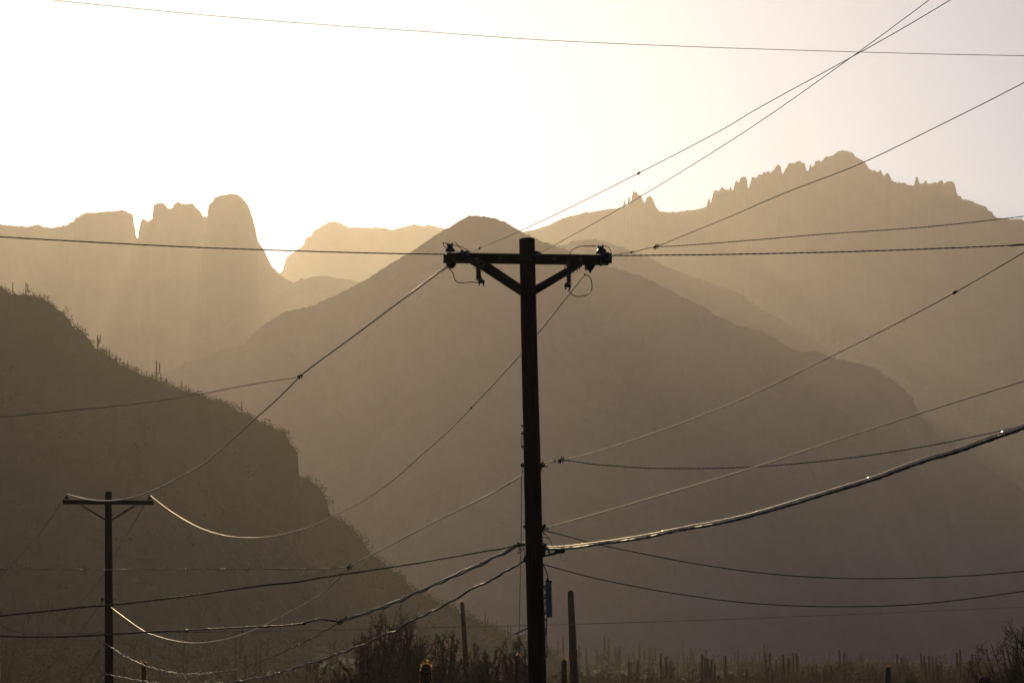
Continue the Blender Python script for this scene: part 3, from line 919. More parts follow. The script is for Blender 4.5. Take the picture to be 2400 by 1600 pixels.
mb = MB(); mb.tube([on_plan(a, b, t7, t7 + Vector((-15, -6))) for a, b in ((797, 1449), (775, 1453), (738, 1457), (708, 1459))], 0.005, 6); mb.build('messenger', M['conductor_dark'], o)

# spans towards the camera and off to the right
def p2(v):
    return Vector((v.x, v.y))


fl, fc, fr = endF
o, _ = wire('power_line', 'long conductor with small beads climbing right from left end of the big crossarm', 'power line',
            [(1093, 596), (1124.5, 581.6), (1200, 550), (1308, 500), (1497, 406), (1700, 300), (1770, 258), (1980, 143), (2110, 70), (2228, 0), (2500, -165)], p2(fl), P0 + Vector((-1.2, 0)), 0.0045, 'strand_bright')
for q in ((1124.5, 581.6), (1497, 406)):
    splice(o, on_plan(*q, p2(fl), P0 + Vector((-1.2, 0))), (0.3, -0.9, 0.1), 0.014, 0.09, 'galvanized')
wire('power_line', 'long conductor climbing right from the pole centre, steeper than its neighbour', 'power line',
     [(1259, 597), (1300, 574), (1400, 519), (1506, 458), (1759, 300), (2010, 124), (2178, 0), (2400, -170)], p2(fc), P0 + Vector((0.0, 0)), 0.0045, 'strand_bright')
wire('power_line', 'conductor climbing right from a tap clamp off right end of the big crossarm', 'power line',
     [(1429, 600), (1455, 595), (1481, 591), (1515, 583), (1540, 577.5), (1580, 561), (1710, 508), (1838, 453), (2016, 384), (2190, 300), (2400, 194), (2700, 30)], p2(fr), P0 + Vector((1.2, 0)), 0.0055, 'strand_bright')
FR1 = P0 + Vector((1.2, 0))
TAPR = on_plan(1538, 578, p2(fr), FR1)
o, _ = wire('service_wire', 'service wire rising gently right from the tap clamp beyond the big crossarm', 'service wire',
     [(1538, 578.5), (1583, 576.5), (1736, 565), (1935, 548.5), (2169, 532), (2400, 507), (2700, 470)], p2(TAPR), p2(TAPR) + Vector((14, -5)), 0.006, 'conductor_dark', 2, 0.12)
knot(o, TAPR, 0.04)
splice(o, on_plan(1481, 591, p2(fr), FR1), (0.5, -0.8, 0.1), 0.014, 0.07, 'galvanized')
o, _ = wire('service_wire', 'almost level dark wire leaving right tip of the big crossarm', 'service wire',
     [(1432, 599), (1500, 598.5), (1710, 596), (2016, 589), (2220, 581.6), (2400, 573.5), (2700, 556)], Vector((at(1432, 599, YA).x, YA)), Vector((16, 45)), 0.009, 'rubber', 2, 0.2)
splice(o, on_plan(2385, 574.3, Vector((at(1432, 599, YA).x, YA)), Vector((16, 45))), (1, -0.2, 0.05), 0.014, 0.26, 'rubber')
wire('service_wire', 'twisted service wire coming from left edge level with left tip of the big crossarm', 'service wire',
     [(1043, 596), (867, 593), (663, 587), (459, 579.6), (153, 564), (0, 555), (-250, 538)], Vector((at(1043, 596, YB).x, YB)), Vector((-15, 46)), 0.0085, 'conductor_dark', 3, 0.13)
wire('overhead_line', 'thin reddish wire slanting across the top of the sky', 'power line',
     [(-200, -38), (118, 0), (550, 42), (780, 60), (1000, 75), (1252, 93), (1600, 109), (1900, 119), (2150, 126), (2400, 131), (2700, 134)], Vector((-10, 33)), Vector((10, 28)), 0.0028, 'conductor_dark')
NR = Vector((at(1270, 1088, Y1).x, Y1 - 0.05))
o, _ = wire('power_line', 'sunlit wire climbing right from a clamp at mid shaft of the large pole', 'power line',
     [(1267, 1090), (1277.5, 1085), (1299, 1081), (1316, 1077.5), (1330, 1075.6), (1450, 1042), (1710, 948), (1935, 841), (2118, 749), (2238, 685), (2400, 591), (2700, 405)], NR, P0, 0.0065, 'strand_bright')
splice(o, on_plan(2238, 685, NR, P0), (0.3, -0.9, 0.1), 0.016, 0.09)
splice(o, on_plan(1301, 1080, NR, P0), (0.3, -0.9, 0.1), 0.016, 0.07)
TAPN = on_plan(1316, 1077.5, NR, P0)
knot(o, TAPN, 0.05)
wire('service_wire', 'dark service wire dipping right from the mid shaft tap beneath the sunlit wire', 'service wire',
     [(1318, 1078), (1340, 1080), (1370, 1084.5), (1400, 1088), (1450, 1092), (1511, 1096), (1600, 1097.5), (1700, 1096), (1791, 1092), (1920, 1081), (2041, 1066), (2189, 1042), (2291, 1021), (2361, 1006), (2500, 972), (2700, 915)], p2(TAPN), p2(TAPN) + Vector((15, -4)), 0.007, 'conductor_dark', 2, 0.14)
SR = Vector((at(1276, 1237, Y1).x, Y1 - 0.05))
wire('telephone_wire', 'yellowish sunlit wire climbing right just above the thick bundle', 'wire',
     [(1272, 1238), (1279, 1236), (1338.6, 1220), (1500, 1174), (1751, 1100), (1965, 1030), (2220, 948), (2400, 892), (2700, 790)], SR, P0 + Vector((0.3, 0)), 0.0068, 'strand_bright')
wire('service_wire', 'upper of two dark drop wires sagging right from the large pole under the thick bundle', 'service wire',
     [(1273, 1242), (1333.5, 1257), (1379, 1270), (1400, 1275), (1507, 1297), (1600, 1315), (1720, 1334), (1837, 1347), (1960, 1354), (2082, 1355), (2245, 1350), (2400, 1338), (2700, 1306)], Vector((SR[0], Y1 - 0.08)), Vector((15, 45)), 0.0075, 'rubber')
wire('service_wire', 'lower of two dark drop wires sagging right from the large pole above blue-grey box', 'service wire',
     [(1271, 1321), (1335, 1339), (1400, 1355.5), (1507, 1377), (1570, 1388), (1740, 1411), (1868, 1419), (1974, 1421), (2123, 1417), (2250, 1405), (2400, 1384), (2700, 1330)], Vector((SR[0], Y1 - 0.08)), Vector((15, 44)), 0.0075, 'rubber')

# the big lashed bundle on the right: messenger, cable and lashing wire
BR = Vector((at(1274, 1280, Y1).x, Y1 - 0.08)); BP = P0 + Vector((0.6, 0))
bpts = [(1274, 1281), (1313, 1280), (1335, 1278), (1400, 1270), (1469, 1260), (1532.6, 1249), (1600, 1235), (1735, 1209), (1888, 1165), (2061, 1112), (2100, 1097), (2151, 1079), (2189, 1067), (2227.5, 1057), (2304, 1029), (2400, 995), (2700, 870)]
path = resample(wire_path(bpts, BR, BP), 0.03)
mb = MB(); mb.tube(path, 0.008, 16)
bundle = tag(mb.build('lashed_cable_bundle', M['messenger'], None, origin=path[0].copy()), 'thick glinting bundle of lashed black cables climbing right from the large pole', 'cable')
off = [0.0]
for i in range(len(path)):
    off.append(0.016 + 0.010 * abs(math.sin(i * 0.031)) * (0.5 + 0.5 * math.sin(i * 0.0047 + 1)))
mb = MB(); mb.tube([p + Vector((0.003 * math.sin(i * 0.11), 0, -0.012 - off[i])) for i, p in enumerate(path)], [0.0150 + 0.0035 * max(0.0, math.sin(i * 0.42)) for i in range(len(path))], 18)
mb.build('cable', M['cable_black'], bundle)
mb = MB(); mb.tube([p + Vector((0.012, 0.018, -0.026 - 0.006 * math.sin(i * 0.05))) for i, p in enumerate(path)], 0.011, 7)
mb.build('cable', M['cable_black'], bundle)
mb = MB()
hel = []
for i, p in enumerate(path):
    a = i * 0.31
    hel.append(p + Vector((0.022 * math.cos(a) * 0.9, 0.022 * math.cos(a) * 0.25, -0.020 + 0.031 * math.sin(a))))
mb.tube(hel, 0.0032, 6)
mb.build('lashing_wire', M['steel_strand'], bundle)
c = at(1313, 1289, Y1 - 0.15)
mb = MB()
mb.lathe(c + Vector((-0.075, 0, 0.012)), (1, 0, -0.02), [(0.02, 0), (0.045, 0.01), (0.058, 0.04), (0.058, 0.11), (0.045, 0.14), (0.02, 0.15)], 14)
mb.bar(c + Vector((-0.06, 0, 0.045)), c + Vector((0.06, 0, 0.05)), 0.05, 0.03)
cl = mb.build('splice_closure', M['cable_black'], bundle)
for dx in (-0.05, 0.055):
    mb = MB(); mb.tube([c + Vector((dx, 0, -0.02)), c + Vector((dx, 0, 0.075))], 0.014, 8); mb.build('strap', M['iron'], cl)
mb = MB()
mb.tube([c + Vector((0.03 + 0.045 * math.cos(t) + 0.02, 0, -0.10 + 0.055 * math.sin(t))) for t in np.linspace(2.2, 7.6, 24)], 0.0026, 5)
mb.build('wire_loop', M['rubber'], bundle)

# lines going on from the distant pole
q3 = Vector((P3[0], P3[1]))
wire('power_line', 'faint wire dropping left from left insulator of the distant pole', 'power line',
     [(152, 1164), (120, 1212), (90, 1252), (55, 1293), (0, 1353), (-90, 1440)], L2, q3 + Vector((-1.2, 0)), 0.007, 'faint_wire')
wire('power_line', 'faint wire dropping left behind the distant pole from right end of its crossarm', 'power line',
     [(347, 1166), (338, 1184), (300, 1248), (264, 1309), (242, 1346.5), (216, 1380), (171, 1427), (132, 1458.6), (100, 1476), (60, 1500), (-40, 1550)], R2, q3 + Vector((1.2, 0)), 0.007, 'faint_wire')
wire('power_line', 'faint wire dropping left from spool bracket halfway down the distant pole', 'power line',
     [(240, 1408), (230, 1422), (206, 1456), (182, 1488), (140, 1538.5), (101, 1576.5), (70, 1602), (0, 1660)], N2 + Vector((-0.15, 0)), q3, 0.0075, 'faint_wire')
wire('telephone_cable', 'dark cable slanting down left from the lower clamp of the distant pole', 'cable',
     [(245, 1508), (237, 1518), (208, 1558), (178, 1600), (120, 1680)], C2, q3, 0.013, 'cable_black')
wire('telephone_cable', 'short dark cable leaving the lowest bracket of the distant pole at the frame bottom', 'cable',
     [(247, 1572), (243, 1577), (224.5, 1600), (180, 1655)], C2, q3, 0.013, 'cable_black')
wire('overhead_line', 'faint far wire crossing low behind everything, curving up brightly at left edge', 'power line',
     [(-60, 1415), (0, 1462), (21, 1474), (42, 1481), (60, 1483), (120, 1484), (182, 1484), (413, 1481), (722, 1476.5), (978, 1470.5), (1232, 1465), (1600, 1454), (1825, 1445.7), (2400, 1422), (2700, 1408)], Vector((-17, 105)), Vector((32, 205)), 0.011, 'faint_wire')


# ------------------------------------------------------------------ plants
from mathutils.bvhtree import BVHTree


def bvh_of(o):
    me = o.data
    v = np.empty(len(me.vertices) * 3, np.float32); me.vertices.foreach_get('co', v)
    f = np.empty(len(me.polygons) * 4, np.int32); me.polygons.foreach_get('vertices', f)
    return BVHTree.FromPolygons(v.reshape(-1, 3).tolist(), f.reshape(-1, 4).tolist())


BV = [bvh_of(GROUND), bvh_of(HILL[0]), bvh_of(PEAK[0])]


def surface_at(x, y):
    """highest ground or hillside under (x, y)"""
    best = None
    for t in BV:
        h = t.ray_cast(Vector((x, y, 3000)), Vector((0, 0, -1)))[0]
        if h is not None and (best is None or h.z > best):
            best = h.z
    return best


def hit(px, py):
    """the spot of ground or hillside seen at a photo point"""
    d = ray(px, py).normalized()
    best = None
    for t in BV:
        r = t.ray_cast(CAM, d)
        if r[0] is not None and (best is None or r[3] < best[1]):
            best = (r[0], r[3])
    return best[0] if best else None


def leaf_material(name, color, trans, rough=0.5, tmix=0.45):
    m = bpy.data.materials.new(name); m.use_nodes = True
    nt = m.node_tree
    b = nt.nodes['Principled BSDF']
    b.inputs['Base Color'].default_value = (*color, 1)
    b.inputs['Roughness'].default_value = rough
    b.inputs['Specular IOR Level'].default_value = 0.3
    t = nt.nodes.new('ShaderNodeBsdfTranslucent'); t.inputs['Color'].default_value = (*trans, 1)
    mx = nt.nodes.new('ShaderNodeMixShader'); mx.inputs[0].default_value = tmix
    nt.links.new(b.outputs[0], mx.inputs[1]); nt.links.new(t.outputs[0], mx.inputs[2])
    nt.links.new(mx.outputs[0], nt.nodes['Material Output'].inputs[0])
    return m


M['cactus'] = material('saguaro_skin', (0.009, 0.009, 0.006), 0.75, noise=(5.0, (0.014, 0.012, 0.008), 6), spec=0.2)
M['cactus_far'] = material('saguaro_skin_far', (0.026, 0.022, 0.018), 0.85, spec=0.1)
M['bark'] = material('twig_bark', (0.022, 0.017, 0.010), 0.8, noise=(9.0, (0.014, 0.013, 0.007), 5), spec=0.2)
M['leaf'] = leaf_material('desert_leaf', (0.028, 0.034, 0.012), (0.065, 0.068, 0.020))
M['brush'] = leaf_material('brush_leaf', (0.028, 0.023, 0.016), (0.055, 0.044, 0.024), 0.8, 0.35)
M['hill_brush'] = leaf_material('hill_brush_leaf', (0.030, 0.024, 0.019), (0.06, 0.05, 0.022), 0.8, 0.3)
M['yucca'] = leaf_material('yucca_leaf', (0.06, 0.07, 0.03), (0.14, 0.14, 0.04), 0.4, 0.3)
M['shiny_leaf'] = leaf_material('waxy_leaf', (0.10, 0.11, 0.03), (0.35, 0.32, 0.08), 0.18, 0.35)


def spine_mat():
    """translucent straw needles: most of the light goes on forwards through them"""
    m = bpy.data.materials.new('straw_spines'); m.use_nodes = True
    nt = m.node_tree
    nt.nodes.remove(nt.nodes['Principled BSDF'])
    g = nt.nodes.new('ShaderNodeBsdfRefraction'); g.inputs['Color'].default_value = (0.62, 0.36, 0.14, 1)
    g.inputs['Roughness'].default_value = 0.62; g.inputs['IOR'].default_value = 1.12
    t = nt.nodes.new('ShaderNodeBsdfTranslucent'); t.inputs['Color'].default_value = (0.26, 0.14, 0.05, 1)
    mx = nt.nodes.new('ShaderNodeMixShader'); mx.inputs[0].default_value = 0.25
    nt.links.new(g.outputs[0], mx.inputs[1]); nt.links.new(t.outputs[0], mx.inputs[2])
    nt.links.new(mx.outputs[0], nt.nodes['Material Output'].inputs[0])
    return m


M['spines'] = spine_mat()


def column_profile(L, r0, r1, dome=1.0, bulge=()):
    """list of (height, radius) for one saguaro stem, rounded on top"""
    out = []
    n = max(8, int(L / 0.28))
    for i in range(n):
        t = i / n
        r = r0 + (r1 - r0) * t
        for c, w, a in bulge:
            r *= 1 + a * math.exp(-((t - c) / w) ** 2)
        out.append([t * (L - r1 * dome), r])
    for k in range(1, 9):
        a = k / 8 * math.pi / 2
        out.append([L - r1 * dome + math.sin(a) * r1 * dome, max(r1 * math.cos(a), 0.004)])
    return out


def stem_mesh(mb, spines, axis_pts, radii, ribs, spine_len, dens):
    """ribbed stem along axis_pts; spines collected as thin needles on the rib crests"""
    n = ribs * 2 if ribs else 10
    vs, fs = [], []
    m = len(axis_pts)
    for i, (p, r) in enumerate(zip(axis_pts, radii)):
        t = (axis_pts[min(i + 1, m - 1)] - axis_pts[max(i - 1, 0)]).normalized()
        ref = Vector((1, 0, 0)) if abs(t.x) < 0.9 else Vector((0, 1, 0))
        s = (ref - t * ref.dot(t)).normalized(); u = t.cross(s)
        for k in range(n):
            a = 2 * math.pi * k / n
            rr = r * (1.0 if (k % 2 == 0 or not ribs) else 0.86)
            dvec = s * math.cos(a) + u * math.sin(a)
            vs.append(p + dvec * rr)
            if spines is not None and k % 2 == 0:
                for _ in range(dens if i < m - 7 else max(1, dens // 4)):
                    q = p + dvec * rr + t * random.uniform(-0.14, 0.14)
                    dd = (dvec + Vector((random.uniform(-.7, .7), random.uniform(-.7, .7), random.uniform(-.5, .9)))).normalized()
                    if i > m - 7:
                        dd = (dd + t * 0.7).normalized()
                    w = dd.cross(Vector((random.uniform(-1, 1), random.uniform(-1, 1), random.uniform(-1, 1)))).normalized() * 0.0055
                    l = spine_len * random.uniform(0.4, 1.0) * (0.7 if i > m - 7 else 1.0)
                    spines.add([q - w, q + w, q + dd * l], [(0, 1, 2)])
    for i in range(m - 1):
        for k in range(n):
            k2 = (k + 1) % n
            fs.append((i * n + k, i * n + k2, (i + 1) * n + k2, (i + 1) * n + k))
    fs.append(tuple(range((m - 1) * n, m * n)))
    mb.add(vs, fs)


def saguaro(name, loc, L, r_base, r_top, label, group=None, lean=(0, 0), arms=(), spines=True, ribs=14, bulge=(), spine_len=0.042, dens=4, dome=1.0):
    root = thing(name, loc, label, 'cactus', group)
    org = Vector(loc)
    prof = column_profile(L, r_base, r_top, dome, bulge)
    mb = MB(); sp = MB() if spines else None
    pts = [Vector((lean[0] * h / L, lean[1] * h / L, h - 0.15 if i == 0 else h)) + org for i, (h, r) in enumerate(prof)]
    stem_mesh(mb, sp, pts, [r for _, r in prof], ribs, spine_len, dens)
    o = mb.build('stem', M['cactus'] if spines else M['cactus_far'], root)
    if sp:
        s = sp.build('spines', M['spines'], root, smooth_shade=False)
        s['kind'] = 'stuff'
    for (h, az, out, rise, r) in arms:
        mb = MB()
        d = Vector((math.cos(az), math.sin(az), 0))
        c0 = org + Vector((lean[0] * h / L, lean[1] * h / L, h))
        path = [c0, c0 + d * out * 0.6 + Vector((0, 0, 0.02)), c0 + d * out * 0.95 + Vector((0, 0, out * 0.25)), c0 + d * out * 1.05 + Vector((0, 0, out * 0.7))]
        path = catmull(path, 4)
        k = 6
        for i in range(1, k + 1):
            path.append(path[12] + Vector((0, 0, rise * i / k)))
        rad = [r * 0.85] * 4 + [r] * (len(path) - 4)
        rad[-1] = r * 0.2; rad[-2] = r * 0.92
        path[-2] = path[-1] - Vector((0, 0, r * 0.7))
        stem_mesh(mb, None, path, rad, 0, 0, 0)
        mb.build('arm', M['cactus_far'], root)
    return root


def px_saguaro(top, low, wtop, wlow, Y, label, **kw):
    """saguaro whose axis runs through two photo points at depth Y, standing on the ground"""
    a, b = at(*top, Y), at(*low, Y)
    d = (b - a) / (a.z - b.z)
    g = float(ground_h(a.x, Y))
    L = a.z - g
    foot = a + d * L
    rt, rl = wtop / 2 * Y / F, wlow / 2 * Y / F
    rb = rt + (rl - rt) * min(L / max(a.z - b.z, 0.3), 2.2) if a.z - b.z > 1 else rt * 1.25
    return saguaro('saguaro', (foot.x, foot.y, g), L, min(rb, rt * 1.9), rt, label, lean=(a.x - foot.x, 0), **kw)


px_saguaro((1337, 1382), (1346.5, 1600), 14.5, 20.5, 175, 'tall bare saguaro rim lit on both sides, just right of the large pole', bulge=((0.74, 0.018, 0.14),), dens=2, spine_len=0.042)
px_saguaro((1322, 1544), (1322, 1600), 13, 14, 160, 'short saguaro with glowing tip hugging left side of the tall bare one')
px_saguaro((1083, 1409), (1090, 1520), 10, 14.5, 230, 'slender dark saguaro rising out of the bushes left of the large pole', dens=3)
px_saguaro((999, 1555), (998, 1600), 26, 29, 100, 'fat round topped saguaro with bright golden rim, low in the frame', dens=8, spine_len=0.04, ribs=18)
px_saguaro((885, 1555), (885, 1600), 10, 12, 170, 'small dark saguaro stub in front of the big leafy tree', dens=3)
px_saguaro((1214, 1534), (1210, 1600), 11, 15, 150, 'brownish saguaro half hidden in twigs, touching left side of the large pole', dens=3)
px_saguaro((337, 1551), (337, 1600), 12.5, 14.5, 140, 'dark saguaro with orange rim just right of the distant pole', dens=7)
px_saguaro((-7, 1556), (-7, 1600), 13, 14, 140, 'saguaro cut by left frame edge showing only its orange rim', dens=7)
px_saguaro((2082, 1561), (2081, 1600), 12, 15, 170, 'blunt black saguaro at lower right, left of the spiky yucca', dens=3, spine_len=0.03)
px_saguaro((2309, 1585), (2309, 1600), 34, 38, 110, 'broad black dome topped saguaro under the twiggy tree at right', dens=3, spine_len=0.03, ribs=18)


# ---- trees and bushes: limbs fork to many sprays of fine twigs with small leaves
def twig_quad(V, Fc, a, b, w0, w1, rng):
    s = (b - a).cross(Vector((rng.uniform(-1, 1), rng.uniform(-1, 1), rng.uniform(-1, 1))))
    s = s.normalized() if s.length > 1e-9 else Vector((1, 0, 0))
    u = s.cross((b - a).normalized())
    n0 = len(V)
    for p, r in ((a, w0), (b, w1)):
        V.extend([p + s * r, p - s * r * 0.5 + u * r * 0.87, p - s * r * 0.5 - u * r * 0.87])
    for i in range(3):
        j = (i + 1) % 3
        Fc.append((n0 + i, n0 + j, n0 + 3 + j, n0 + 3 + i))


def tree(px, top, hw, Y, label, seed, sprays=60, leaf=0.032, leaves=5, low=0.30, name='palo_verde_tree', cat='tree', tw=0.010, mat='leaf', spray_len=0.19, upright=0.9):
    """hw: half width of the crown in photo units"""
    rng = random.Random(seed)
    p = at(px, top, Y)
    g = float(ground_h(p.x, Y))
    H = p.z - g
    rx = hw * Y / F
    root = thing(name, (p.x, Y, g), label, cat)
    trunk, TV, TF, lf = MB(), [], [], MB()
    org = Vector((p.x, Y, g))
    fork = H * 0.16
    stems = [Vector((rng.uniform(-.3, .3) * rx, rng.uniform(-.3, .3) * rx, H * rng.uniform(0.3, 0.45))) for _ in range(5)]
    for q in stems:
        pts = catmull([Vector((rng.uniform(-.1, .1), rng.uniform(-.1, .1), -0.3)), Vector((q.x * 0.3, q.y * 0.3, fork)), q], 4)
        trunk.tube([t + org for t in pts], list(np.linspace(0.012 * H, 0.006 * H, len(pts))), 7, cap=False)
    for k in range(int(sprays * 1.35)):
        # a spot in the crown: more of them near its uneven outer shell
        while True:
            x, y, z = rng.uniform(-1, 1), rng.uniform(-1, 1), rng.uniform(-0.75, 1)
            d2 = x * x + y * y + (abs(z) ** 2.6 if z > 0 else z * z * 0.4)
            if 0.10 < d2 < 1 and not (z > 0.2 and rng.random() < 0.5 * z):
                break
        ang = math.atan2(y, x)
        lump = 0.78 + 0.24 * math.sin(ang * 2 + seed) * math.cos(z * 4 + seed * 1.7)
        cz = H * (low + (1 - low) * 0.42)
        rz = H - cz
        c = Vector((x * rx * lump, y * rx * lump, cz + z * rz * (0.84 + 0.2 * lump - 0.1)))
        st = min(stems, key=lambda q: (q - c).length)
        mid = st.lerp(c, 0.5) + Vector((rng.uniform(-.1, .1) * rx, rng.uniform(-.1, .1) * rx, 0.05 * H))
        limb = catmull([st, mid, c], 3)
        for i in range(len(limb) - 1):
            r = 0.0035 * H * (1 - i / len(limb)) + tw
            twig_quad(TV, TF, limb[i], limb[i + 1], r, r * 0.85, rng)
        d = Vector((c.x, c.y, max(c.z - cz, 0) * 0.8 + 0.25 * rx)).normalized()
        d = (d + Vector((rng.uniform(-.85, .85), rng.uniform(-.85, .85), upright * rng.uniform(-0.2, 0.4)))).normalized()
        L = spray_len * min(H, rx * 3) * rng.uniform(0.55, 1.15)
        base = c - d * L * 0.75
        tipz = base.z + d.z * L
        nsub = 9
        a = base
        for s in range(nsub):
            t = (s + 1) / nsub
            d = (d + Vector((rng.uniform(-1, 1), rng.uniform(-1, 1), rng.uniform(-0.8, 0.9))) * 0.2).normalized()
            q = a + d * L / nsub
            twig_quad(TV, TF, a, q, tw * (1.3 - t * 0.6), tw * (1.2 - t * 0.6), rng)
            for _ in range(2):
                sd = (d + Vector((rng.uniform(-1, 1), rng.uniform(-1, 1), rng.uniform(-0.7, 0.9))) * 1.0).normalized()
                l2 = L * rng.uniform(0.16, 0.42) * (1.15 - t * 0.6)
                e = q + sd * l2
                twig_quad(TV, TF, q, e, tw * 0.75, tw * 0.5, rng)
                for _ in range(2):
                    m = q.lerp(e, rng.uniform(0.3, 0.9))
                    sd2 = (sd + Vector((rng.uniform(-1, 1), rng.uniform(-1, 1), rng.uniform(-0.7, 0.8))) * 0.9).normalized()
                    e2 = m + sd2 * l2 * rng.uniform(0.3, 0.6)
                    twig_quad(TV, TF, m, e2, tw * 0.55, tw * 0.35, rng)
                    for _ in range(int((leaves if s < nsub - 2 else leaves // 3) * (1.0 - 0.6 * max(0.0, z)) + rng.random())):
                        cc = m.lerp(e2, rng.uniform(0, 1.05)) + Vector((rng.uniform(-1, 1), rng.uniform(-1, 1), rng.uniform(-1, 1))) * leaf * 0.8
                        ev = Vector((rng.uniform(-1, 1), rng.uniform(-1, 1), rng.uniform(-1, 1))).normalized() * leaf
                        gv = ev.cross(Vector((rng.uniform(-1, 1), rng.uniform(-1, 1), rng.uniform(-1, 1)))).normalized() * leaf * 0.4
                        lf.add([cc - ev, cc + gv, cc + ev, cc - gv], [(0, 1, 2, 3)])
            a = q
    trunk.build('trunk', M['bark'], root)
    for nm, vs, fs, mt in (('twigs', TV, TF, 'bark'), ('crown', lf.v, lf.f, mat)):
        if not vs:
            continue
        me = mesh_np(nm, np.array([tuple(v) for v in vs]), np.array(fs), M[mt], nm == 'twigs')
        o = new_obj(nm, me, root)
        o['kind'] = 'stuff'
    return root


tree(925, 1404, 112, 165, 'tallest leafy desert tree, dark and bushy, left of the large pole', 5, sprays=250, leaves=7, low=0.38)
tree(852, 1472, 56, 160, 'narrow feathery tree against left flank of the tallest tree', 6, sprays=90, low=0.45, leaves=8)
tree(1044, 1448, 60, 172, 'fine twigged green tree just left of the slender saguaro', 7, sprays=110, low=0.45, leaves=7)
tree(1118, 1490, 52, 178, 'small airy tree between the slender saguaro and the large pole', 8, sprays=80, low=0.5, leaves=6)
tree(1162, 1492, 54, 170, 'airy tree a little left of the large pole', 14, sprays=80, low=0.5, leaves=6)
tree(1216, 1464, 56, 166, 'leafy tree directly behind left edge of the large pole', 9, sprays=110, low=0.45, leaves=7)
tree(800, 1530, 52, 150, 'short bush at frame bottom, left of the small saguaro stub', 10, sprays=50, low=0.5, leaves=8, name='desert_bush', cat='bush')
tree(738, 1532, 46, 150, 'leftmost low bush at frame bottom with thin upright twigs', 11, sprays=40, low=0.5, leaves=7, name='desert_bush', cat='bush')
tree(965, 1524, 92, 140, 'dense dark bush behind the fat golden rimmed saguaro', 15, sprays=150, low=0.4, leaves=9, name='desert_bush', cat='bush')
tree(1105, 1530, 105, 140, 'dense dark bush at frame bottom under the slender saguaro', 16, sprays=150, low=0.4, leaves=9, name='desert_bush', cat='bush')
tree(1296, 1562, 26, 150, 'small dim bush between the large pole and the tall saguaro', 17, sprays=20, low=0.5, leaves=3, name='desert_bush', cat='bush')
tree(2412, 1444, 165, 130, 'nearly bare twiggy tree at lower right frame edge', 12, sprays=300, low=0.42, leaves=2, leaf=0.02, name='twiggy_tree', upright=1.1)
tree(2296, 1545, 46, 140, 'sparse twiggy shrub left of the bare tree at right edge', 13, sprays=24, low=0.5, leaves=1, name='twiggy_shrub', cat='bush')


def yucca(px, top, Y, label, n=70, name='yucca', leaf=0.75, mat='yucca', width=0.03):
    p = at(px, top, Y); g = float(ground_h(p.x, Y))
    h = p.z - g - leaf * 0.9
    root = thing(name, (p.x, Y, g), label, 'plant')
    org = Vector((p.x, Y, g))
    mb = MB(); mb.tube([org + Vector((0, 0, -0.2)), org + Vector((0.03, 0, h * 0.5)), org + Vector((0, 0, h))], [0.16, 0.13, 0.12], 9)
    mb.build('trunk', M['bark'], root)
    rng = random.Random(int(px))
    c = org + Vector((0, 0, h))
    for i in range(n):
        a = rng.uniform(0, 2 * math.pi); e = rng.uniform(-0.1, 1.45)
        d = Vector((math.cos(a) * math.cos(e), math.sin(a) * math.cos(e), math.sin(e)))
        s = d.cross(Vector((0, 0, 1))).normalized() * width
        l = leaf * rng.uniform(0.75, 1.1)
        m = c + d * l * 0.5 + Vector((0, 0, 0.03))
        mb = MB()
        mb.add([c - s * 0.5, c + s * 0.5, m + s, m - s, c + d * l + Vector((0, 0, -0.05 * (1.3 - e))), m + Vector((0, 0, -0.012))], [(0, 1, 2, 5), (0, 5, 3), (3, 5, 4), (5, 2, 4)])
        mb.build('leaf', M[mat], root, smooth_shade=False)
    return root


yucca(2135, 1578, 98, 'spiky yucca head poking up between two black saguaros at lower right')
tree(1878, 1589, 36, 90, 'bush top with glinting yellow leaves at frame bottom right of centre', 31, sprays=30, leaf=0.035, leaves=4, low=0.3, mat='shiny_leaf', name='desert_bush', cat='bush', spray_len=0.12)
tree(1520, 1586, 50, 92, 'low olive bush top at frame bottom, right of the tall saguaro', 32, sprays=36, leaf=0.035, leaves=4, low=0.3, mat='shiny_leaf', name='desert_bush', cat='bush', spray_len=0.10)

# ---- hazy saguaros farther off
FAR_KINDS = []
rngf = random.Random(3)
for i in range(7):
    arms = []
    if i >= 3:
        for k in range(1 + i % 3):
            arms.append((2.4 + 0.5 * k + rngf.uniform(-.3, .3), rngf.choice((0, math.pi)) + rngf.uniform(-0.7, 0.7) + (math.pi if k == 1 else 0), 0.85, rngf.uniform(1.4, 3.0), 0.19))
    r = saguaro('saguaro', (0, 0, 0), 6.5, 0.22, 0.17 if i % 2 else 0.15, 'plain saguaro on the desert plain', spines=False, ribs=0, arms=arms, lean=(rngf.uniform(-.2, .2), 0), bulge=((0.6, 0.25, 0.12),))
    FAR_KINDS.append(r)


def far_saguaro(kind, loc, h, label, group, rz):
    src = FAR_KINDS[kind]
    r = src.copy(); COL.objects.link(r)
    r.name = 'saguaro'
    r.location = loc
    s = h / 6.5
    r.scale = (0.75 * s + 0.3, 0.75 * s + 0.3, s)
    r.rotation_euler = (0, 0, rz)
    r['label'] = label
    if group: r['group'] = group
    for ch in list(src.children):
        c = ch.copy(); COL.objects.link(c); c.parent = r
    return r


ORD = ('first second third fourth fifth sixth seventh eighth ninth tenth eleventh twelfth thirteenth fourteenth fifteenth sixteenth seventeenth eighteenth nineteenth twentieth').split()
TENS = {2: 'twenty', 3: 'thirty', 4: 'forty', 5: 'fifty', 6: 'sixty', 7: 'seventy'}


def ordinal(n):
    if n <= 20: return ORD[n - 1]
    t, u = divmod(n, 10)
    return TENS[t] + '-' + ORD[u - 1] if u else TENS[t][:-1] + 'ieth'


